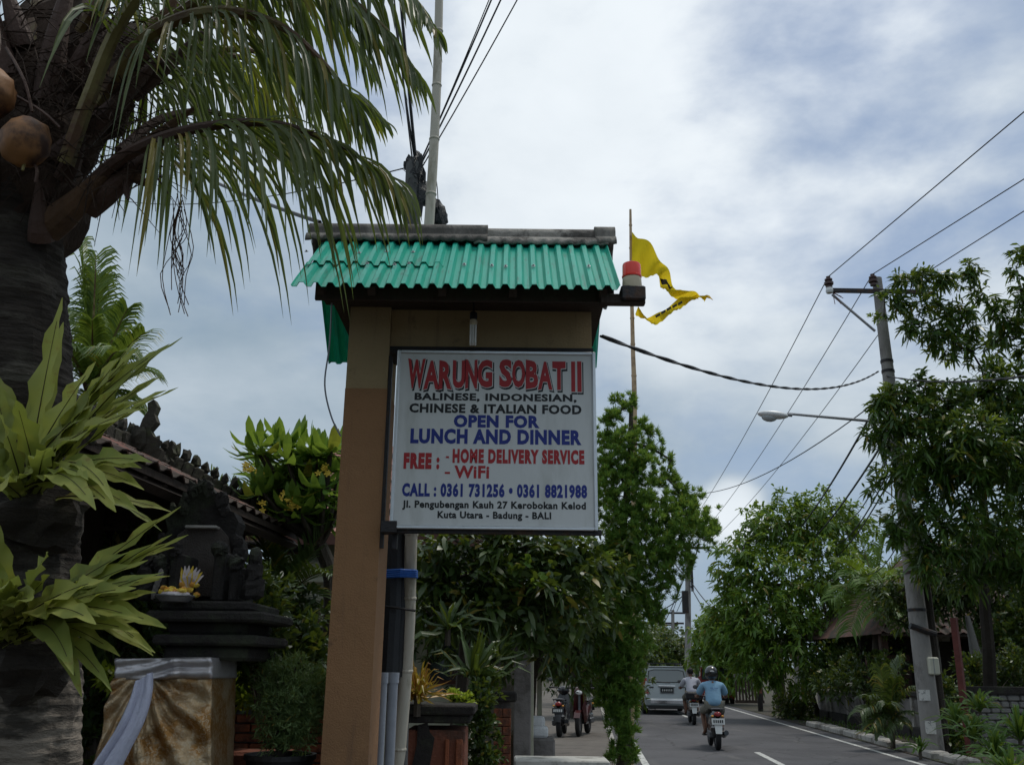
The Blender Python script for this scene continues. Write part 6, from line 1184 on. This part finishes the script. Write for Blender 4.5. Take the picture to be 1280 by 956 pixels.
# ================================================================== vehicles
def wheel(parent, c, r, w_, axis=Vector((1, 0, 0)), rim='bike_grey'):
    mb = MB(); prof = [(r*.62, -w_/2), (r*.93, -w_/2), (r, -w_*.3), (r, w_*.3), (r*.93, w_/2), (r*.62, w_/2)]; q = Vector((0, 0, 1)).rotation_difference(axis); b0 = 0; n = 22
    for rr, z in prof:
        for k in range(n): a = 2*math.pi*k/n; mb.v.append(q @ Vector((rr*math.cos(a), rr*math.sin(a), z))+Vector(c))
    L = len(prof)
    for i in range(L):
        for k in range(n): mb.face(i*n+k, i*n+(k+1) % n, ((i+1) % L)*n+(k+1) % n, ((i+1) % L)*n+k)
    wh_ = bpy.data.objects.new('wheel', mb.mesh('wheel', 'tyre', WL[parent.name])); link(wh_, parent); auto_smooth(wh_, 50)
    m2 = MB(); m2.lathe(c, [(0, -w_*.25), (r*.2, -w_*.3), (r*.2, w_*.3), (0, w_*.3)], 10, axis); m2.lathe(c, [(r*.58, -w_*.4), (r*.66, -w_*.4), (r*.66, w_*.4), (r*.58, w_*.4)], 18, axis)
    for k in range(5):
        a = k*1.2566; d = q @ Vector((math.cos(a), math.sin(a), 0)); m2.tube([Vector(c)+d*r*.15, Vector(c)+d*r*.6], [r*.09, r*.06], 4)
    m2.build('rim', rim, wh_); return wh_
def car(loc, yaw, label, paint, W=1.72, H=1.66, L=4.1, cat='car', rack=True, name='parked_car', plate='plate_black'):
    e = thing(name, (0, 0, 0), label, cat)
    hw = W/2
    prof = [(-.92, .22), (-.99, .30), (-1, .55), (-1.0, .80), (-.965, .98), (-.93, 1.02), (-.84, H*.885), (-.76, H*.955), (-.5, H*.99), (0, H)]; prof = [(x*hw, z) for x, z in prof]; prof += [(-x, z) for x, z in prof[:-1][::-1]]
    def yr(z): return .0 if z < .62 else (.03 if z < 1.0 else .05+(z-1.0)*.42)
    def zmax(y):
        if y < L*.60: return H
        if y < L*.76: return H-(H-1.08)*(y-L*.60)/(L*.16)
        return 1.08-.22*(y-L*.76)/(L*.24)
    ys = [0, .06, .3, .7, 1.3, 2.0, L*.58, L*.62, L*.68, L*.76, L*.82, L*.9, L*.96, L]; rows = []
    for i, y in enumerate(ys):
        row = []
        for x, z in prof:
            z2 = min(z, zmax(y)); yy = y if i else 0
            if y < 1.0: yy = yr(z)+(y-0)*(1-yr(z)/1.0) if y > 0 else yr(z)
            k = 1-.05*max(0, (y-L*.85)/(L*.15))**2*2 if y > L*.85 else (1-.04*(1-y/.3) if y < .3 else 1)
            row.append((x*k, yy, z2))
        rows.append(row)
    mb = MB(); mb.grid(rows); n = len(prof); mb.face(*range(n)); mb.face(*[(len(ys)-1)*n+k for k in reversed(range(n))]); mb.box((0, L/2, .25), (W*.88, L*.9, .08))
    o = mb.build('body', paint, e); auto_smooth(o, 35)
    def P3(x, z, out=.012): return Vector((x, yr(z)-out, z))
    def panel(name, pts, m, out=.012, parent=e, smooth=False):
        c = MB().prism([P3(x, z, out) for x, z in pts], (0, .02, 0)).build(name, m, parent); return c
    zt = H*.885
    w_ = panel('rear_window', [(-hw*.80, 1.08), (hw*.80, 1.08), (hw*.74, zt+.02), (hw*.5, zt+.07), (-hw*.5, zt+.07), (-hw*.74, zt+.02)], 'car_trim', .008)
    panel('pane', [(-hw*.76, 1.11), (hw*.76, 1.11), (hw*.70, zt), (hw*.48, zt+.04), (-hw*.48, zt+.04), (-hw*.70, zt)], 'car_glass', .016, w_)
    MB().tube([P3(-.1, 1.11, .03), P3(.12, 1.08, .04), P3(-.35, 1.12, .03)], .012, 4).build('wiper', 'car_trim', e)
    MB().bevbox((0, yr(H)+.08-.05, H-.03), (W*.72, .22, .035), .012).build('spoiler', paint, e)
    for s in (-1, 1):
        t_ = MB().prism([P3(s*hw*.76, .68, .024), P3(s*hw*1.01, .70, .006), P3(s*hw*.99, 1.22, .006), P3(s*hw*.82, 1.24, .024)][::s], (0, .09, 0)).build('tail_lamp', 'tail_red', e); t_['label'] = 'red rear lamp with clear lower section'
        MB().prism([P3(s*hw*.83, .60, .022), P3(s*hw*1.005, .62, .0), P3(s*hw*1.005, .71, .0), P3(s*hw*.83, .69, .022)][::s], (0, .08, 0)).build('lamp_lens', 'tail_clear', t_)
        for (ya, yb) in ((.55, 1.35), (1.45, 2.15), (2.2, 2.75)):
            q = [Vector((s*(hw*.945), ya, 1.06)), Vector((s*(hw*.945), yb+.04, 1.06)), Vector((s*(hw*.855), min(yb, L*.60), zt)), Vector((s*(hw*.855), ya+.10, zt))]
            MB().prism([v+Vector((s*.012, 0, 0)) for v in q][::s], (-s*.03, 0, 0)).build('side_window', 'car_glass', e)
        MB().ball((s*(hw+.10), L*.58, 1.08), (.10, .06, .075), 10, 6).build('wing_mirror', paint, e)
        MB().prism([(s*hw*.70, L-.06, .68), (s*hw*.97, L-.16, .70), (s*hw*.95, L-.2, .88), (s*hw*.62, L-.06, .84)][::s], (0, .09, 0)).build('headlight', 'tail_clear', e)
        if rack: MB().tube([(s*hw*.66, .45, H+.0), (s*hw*.66, .5, H+.07), (s*hw*.66, 2.3, H+.07), (s*hw*.66, 2.35, H)], .022, 6).build('roof_rail', 'car_trim', e)
    if rack:
        for y in (.7, 1.3, 2.0): MB().box((0, y, H+.09), (W*.7, .06, .035)).build('rack_bar', 'car_trim', e)
    MB().bevbox((0, -.03, .42), (W*.96, .18, .26), .05).build('bumper', paint, e); MB().bevbox((0, -.125, .44), (W*.70, .04, .13), .02).build('bumper_strip', 'chrome', e)
    MB().bevbox((0, -.045, .25), (W*.8, .12, .10), .02).build('lower_skirt', 'car_trim', e); MB().bevbox((0, .0, .965), (.62, .05, .045), .012).build('garnish', 'chrome', e)
    pl_ = MB().bevbox((0, .012, .83), (.46, .03, .17), .006).build('number_plate', plate, e); MB().box((0, -.006, .83), (.5, .012, .21)).build('plate_frame', 'galv', pl_)
    MB().box((0, -.006, .83), (.46, .016, .17)).build('plate_face', plate, pl_)
    for k in range(6): MB().box((-.16+k*.065, -.0165, .83), (.032, .004, .07)).build('plate_mark', 'plate_white' if plate == 'plate_black' else 'ink_black', pl_)
    MB().box((0, -.004, .90), (.16, .01, .06)).build('badge', 'chrome', e); MB().box((-.55, -.0, .93), (.16, .01, .035)).build('badge', 'car_trim', e); MB().box((.55, -.0, .93), (.12, .01, .03)).build('badge', 'chrome', e)
    for s in (-1, 1):
        for y in (.62, L-.75): wheel(e, (s*(hw-.10), y, .30), .30, .19, rim='alu')
    MB().tube([(-.45, -.06, .20), (-.45, .2, .22)], .03, 8).build('exhaust', 'iron', e)
    e.location = loc; e.rotation_euler = (0, 0, yaw); return e
a, b = G(803, 893), G(862, 893); cc = (a+b)/2
car(cc+Vector((.08, 0.1, 0)), -.075, 'silver family van with roof rack driving away ahead of the motorcycles', 'car_silver', name='family_car', cat='car')
c = P(896, 862, 46); car(Vector((c.x, 46, 0)), -.12, 'red pickup with white roof on the far right side of the road', 'car_red', W=1.7, H=1.75, rack=False, name='pickup_truck', cat='pickup')
# ------------------------------------------------------------------ skin figures
def skin_mesh(name, nodes, edges, root, m, parent, sub=2, smooth=True):
    """nodes: dict key->(pos, radius or (rx, ry))"""
    keys = list(nodes); idx = {k: i for i, k in enumerate(keys)}; me = bpy.data.meshes.new(name); me.from_pydata([tuple(nodes[k][0]) for k in keys], [(idx[a], idx[b]) for a, b in edges], [])
    o = bpy.data.objects.new(name, me); COL.objects.link(o); sm = o.modifiers.new('s', 'SKIN'); sm.use_smooth_shade = True; sm.branch_smoothing = .6
    for k in keys:
        r = nodes[k][1]; sv = me.skin_vertices[0].data[idx[k]]; sv.radius = (r, r) if not hasattr(r, '__len__') else r; sv.use_root = (k == root)
    ss = o.modifiers.new('ss', 'SUBSURF'); ss.levels = ss.render_levels = sub
    dg = bpy.context.evaluated_depsgraph_get(); m2 = bpy.data.meshes.new_from_object(o.evaluated_get(dg)); bpy.data.objects.remove(o); m2.materials.clear(); m2.materials.append(M[m])
    off = WL[parent.name]; m2.transform(Matrix.Translation(-off)); m2.polygons.foreach_set('use_smooth', [True]*len(m2.polygons)); o2 = bpy.data.objects.new(name, m2); link(o2, parent); return o2
def person(label, shirt, headgear, feet_z=.30, lean=.10, sc=1.0):
    """seated rider, local frame: y forward, seat top at z=.78"""
    e = thing('person', (0, 0, 0), label, 'person'); V = Vector
    pel = V((0, .0, .88)); wa = V((0, .02, 1.00)); ch = V((0, .06+lean*.4, 1.17)); sh = V((0, .08+lean*.7, 1.30)); nk = V((0, .10+lean, 1.37)); hd = V((0, .13+lean, 1.475)); ht = V((0, .13+lean, 1.55))
    N = {'pel': (pel, (.155, .12)), 'wa': (wa, (.14, .105)), 'ch': (ch, (.165, .115)), 'sh': (sh, (.13, .09)), 'nk': (nk, .055), 'hd': (hd, (.078, .095)), 'ht': (ht, (.06, .075))}
    E = [('pel', 'wa'), ('wa', 'ch'), ('ch', 'sh'), ('sh', 'nk'), ('nk', 'hd'), ('hd', 'ht')]; S = {k: N[k] for k in ('pel', 'wa', 'ch', 'sh')}; SE = [('pel', 'wa'), ('wa', 'ch'), ('ch', 'sh')]; T = {'pel': (pel, (.17, .135))}; TE = []
    for s, q in ((-1, 'l'), (1, 'r')):
        shp = V((s*.185, .09+lean*.7, 1.29)); el = V((s*.30, .22+lean, 1.06)); wr = V((s*.30, .50, 1.04)); ha = V((s*.30, .57, 1.05)); hip = V((s*.11, .04, .86)); kn = V((s*.20, .44, .76)); an = V((s*.17, .30, feet_z+.07)); toe = V((s*.19, .46, feet_z+.015))
        N.update({q+'sh': (shp, .062), q+'el': (el, .043), q+'wr': (wr, .028), q+'ha': (ha, (.036, .022)), q+'hip': (hip, .092), q+'kn': (kn, .062), q+'an': (an, .040), q+'toe': (toe, .035)})
        E += [('sh', q+'sh'), (q+'sh', q+'el'), (q+'el', q+'wr'), (q+'wr', q+'ha'), ('pel', q+'hip'), (q+'hip', q+'kn'), (q+'kn', q+'an'), (q+'an', q+'toe')]
        for f, (dx, ln) in enumerate(((-.030, .075), (-.010, .085), (.010, .08), (.028, .065))):
            b1 = ha+V((dx, .035, .012)); b2 = b1+V((0, ln*.45, -.018)); b3 = b2+V((0, .0, -.035)); N[q+'f%da' % f] = (b1, .010); N[q+'f%db' % f] = (b2, .009); N[q+'f%dc' % f] = (b3, .008); E += [(q+'ha', q+'f%da' % f), (q+'f%da' % f, q+'f%db' % f), (q+'f%db' % f, q+'f%dc' % f)]
        N[q+'ta'] = (ha+V((-s*.04, .0, -.015)), .011); N[q+'tb'] = (ha+V((-s*.045, .03, -.04)), .009); E += [(q+'ha', q+'ta'), (q+'ta', q+'tb')]
        me_ = shp.lerp(el, .88); S.update({q+'sh': (shp+V((s*.004, 0, .004)), .088), q+'me': (me_, .082)}); SE += [('sh', q+'sh'), (q+'sh', q+'me')]
        T.update({q+'hip': (hip, .112), q+'kn': (hip.lerp(kn, 1.02), .088)}); TE += [('pel', q+'hip'), (q+'hip', q+'kn')]
    S['pel'] = (pel+V((0, -.02, -.05)), (.205, .17)); S['wa'] = (wa, (.18, .14)); S['ch'] = (ch, (.20, .148)); S['sh'] = (sh+V((0, 0, .005)), (.165, .12)); S['nk'] = (nk+V((0, -.01, -.025)), (.078, .07)); SE.append(('sh', 'nk'))
    skin_mesh('body', N, E, 'pel', 'skin', e, 1); skin_mesh('shirt', S, SE, 'pel', shirt, e, 2); skin_mesh('shorts', T, TE, 'pel', 'shorts', e, 2)
    hc = hd+V((0, .0, .035))
    for s in (-1, 1): MB().ball(hc+V((s*.088, .0, -.04)), (.012, .022, .03), 8, 6).build('ear', 'skin', e); MB().ball(hc+V((s*.032, .088, .0)), (.013, .008, .008), 8, 5).build('eye', 'petal_white', e); MB().bevbox(V((s*.185, .40, feet_z-.004)), (.085, .24, .025), .01).build('sandal', 'sandal', e)
    MB().tube([hc+V((0, .092, .015)), hc+V((0, .118, -.03)), hc+V((0, .095, -.042))], [.008, .014, .008], 6).build('nose', 'skin', e); MB().ball(hc+V((0, .088, -.068)), (.024, .010, .007), 8, 5).build('mouth', 'rust_red', e)
    if headgear == 'helmet':
        mb = MB(); mb.ball(hc+V((0, -.01, .025)), (.142, .165, .15), 20, 14); auto_smooth(mb.build('helmet', 'helmet', e), 60); MB().bevbox(hc+V((0, .11, .01)), (.2, .06, .07), .02).build('visor', 'car_glass', e)
        MB().ball(hc+V((0, -.158, .06)), (.05, .012, .016), 10, 6).build('helmet_badge', 'tail_clear', e)
    else: MB().ball(hc+V((0, -.018, .035)), (.094, .105, .10), 16, 12, lump=.25).build('hair', 'hair', e, smooth=True)
    if shirt == 'shirt_blue':
        for k, (x, w_) in enumerate(((-.05, .03), (-.015, .03), (.03, .035), (.07, .03), (.005, .12))): MB().box((x, ch.y-.150, 1.235-(.035 if k == 4 else 0)), (w_, .012, .012 if k < 4 else .006)).build('shirt_print', 'ink_blue', e)
    return e
def scooter(label, paint, extra=None, grp=None, plate='plate_white'):
    e = thing('motorcycle', (0, 0, 0), label, 'motorcycle', grp)
    wheel(e, (0, -.38, .27), .27, .10); wheel(e, (0, .86, .27), .27, .085)
    mb = MB(); mb.grid([[(x*wd, y, z0+(z1-z0)*t) for x, t in ((-.6, 0), (-1, .35), (-.9, .8), (-.5, 1), (.5, 1), (.9, .8), (1, .35), (.6, 0))] for y, wd, z0, z1 in ((-.58, .05, .62, .74), (-.48, .10, .52, .78), (-.2, .14, .42, .76), (.15, .13, .32, .70), (.32, .12, .28, .45), (.5, .14, .26, .34), (.62, .16, .26, .60), (.70, .15, .45, .90), (.72, .10, .6, 1.0))]); auto_smooth(mb.build('body', paint, e), 45)
    MB().bevbox((0, .40, .27), (.26, .42, .04), .012).build('floorboard', 'bike_black', e)
    mb = MB(); mb.grid([[(x*wd, y, z+.03*(1-x*x)) for x in (-1, -.5, 0, .5, 1)] for y, wd, z in ((-.52, .08, .78), (-.4, .13, .79), (-.1, .15, .77), (.2, .10, .74))]); mb.grid([[(x*wd, y, z-.06) for x in (1, .5, 0, -.5, -1)] for y, wd, z in ((-.52, .08, .78), (-.4, .13, .79), (-.1, .15, .77), (.2, .10, .74))]); mb.build('seat', 'black_rubber', e, smooth=True)
    MB().tube([(0, .72, .95), (0, .76, .6), (0, .86, .27)], .03, 8).build('fork', 'bike_grey', e); MB().tube([(-.33, .56, 1.03), (-.15, .62, 1.02), (0, .66, .98), (.15, .62, 1.02), (.33, .56, 1.03)], .014, 8).build('handlebar', 'iron', e)
    MB().ball((0, .70, .96), (.14, .10, .10), 14, 8).build('cowl', paint, e); MB().ball((0, .79, .93), (.075, .04, .05), 12, 8).build('headlight', 'tail_clear', e)
    for s in (-1, 1):
        m_ = MB().ball((s*.30, .60, 1.20), (.06, .015, .045), 12, 8).build('mirror', 'bike_grey', e); MB().tube([(s*.24, .60, 1.04), (s*.29, .60, 1.18)], .007, 5).build('mirror_stalk', 'iron', m_)
        MB().tube([(s*.33, .56, 1.03), (s*.22, .60, 1.025)], .02, 8).build('grip', 'black_rubber', e); MB().ball((s*.10, -.56, .66), (.03, .03, .02), 8, 6).build('indicator', 'offering_orange', e)
    MB().ball((0, -.60, .70), (.075, .03, .045), 12, 8).build('tail_lamp', 'tail_red', e)
    MB().prism([(-.09, -.62, .58), (.09, -.62, .58), (.06, -.70, .33), (-.06, -.70, .33)], (0, .015, 0)).build('mudguard', 'plate_white' if plate == 'plate_white' else 'bike_black', e)
    pl = MB().bevbox((0, -.655, .56), (.26, .012, .12), .004, Matrix.Rotation(-.25, 3, 'X')).build('number_plate', plate, e)
    for k in range(5): MB().box((-.085+k*.042, -.668, .565), (.024, .004, .055), Matrix.Rotation(-.25, 3, 'X')).build('plate_mark', 'ink_black' if plate == 'plate_white' else 'plate_white', pl)
    MB().tube([(.13, .05, .28), (.16, -.15, .27), (.17, -.50, .34)], [.03, .055, .05], 10).build('exhaust', 'bike_black', e); MB().bevbox((.0, -.18, .36), (.26, .62, .26), .09).build('side_panel', 'bike_black', e); MB().bevbox((-.11, -.2, .30), (.10, .5, .13), .03).build('engine_case', 'bike_grey', e)
    MB().grid([[(x*.07, .86+.29*math.sin(a), .27+.29*math.cos(a)) for x in (-1, 0, 1)] for a in (-1.2, -.6, 0, .6, 1.1)]).build('front_fender', paint, e); MB().tube([(-.1, -.52, .76), (-.12, -.62, .80), (.12, -.62, .80), (.1, -.52, .76)], .012, 6).build('grab_rail', 'bike_grey', e)
    if extra == 'basket':
        MB().bevbox((0, -.62, .82), (.46, .34, .22), .04).build('carrier_bag', 'black_rubber', e)
    return e
def place(o, loc, yaw): o.location = loc; o.rotation_euler = (0, 0, yaw)
g1 = G(902, 938); yaw = -.09
s_ = scooter('black scooter ridden by the person in the blue shirt', 'bike_black'); r_ = person('person in a light blue shirt and black helmet riding a black scooter', 'shirt_blue', 'helmet', feet_z=.295)
place(s_, Vector((g1.x, g1.y+.55, 0)), yaw); place(r_, Vector((g1.x, g1.y+.50, -.04)), yaw)
g2 = G(871, 906); s2_ = scooter('black motorcycle with a black bag on its carrier behind the silver van', 'bike_black', 'basket'); r2_ = person('bareheaded person in a pale grey shirt riding behind the silver van', 'shirt_grey', 'hair', feet_z=.295)
place(s2_, Vector((g2.x, g2.y+.6, 0)), yaw); place(r2_, Vector((g2.x, g2.y+.55, -.04)), yaw)
c = P(801, 850, 41); s3 = scooter('distant motorcycle at the left side of the silver van', 'bike_black'); r3 = person('distant person in a white shirt riding on the left of the silver van', 'shirt_grey', 'hair', feet_z=.295); place(s3, Vector((c.x, 41, 0)), 3.0); place(r3, Vector((c.x, 41, -.04)), 3.0)
q = P(699, 880, 23); a1 = scooter('black scooter parked with its rear to the camera beyond the gateway', 'bike_black', grp='parked motorcycles', plate='plate_black'); place(a1, Vector((q.x, 22.3, .10)), -.15)
q = P(733, 880, 22.5); a2 = scooter('black and red scooter parked facing the camera beside the cedar trunk', 'bike_red', grp='parked motorcycles', plate='plate_black'); place(a2, Vector((q.x, 23.0, .10)), 2.9)
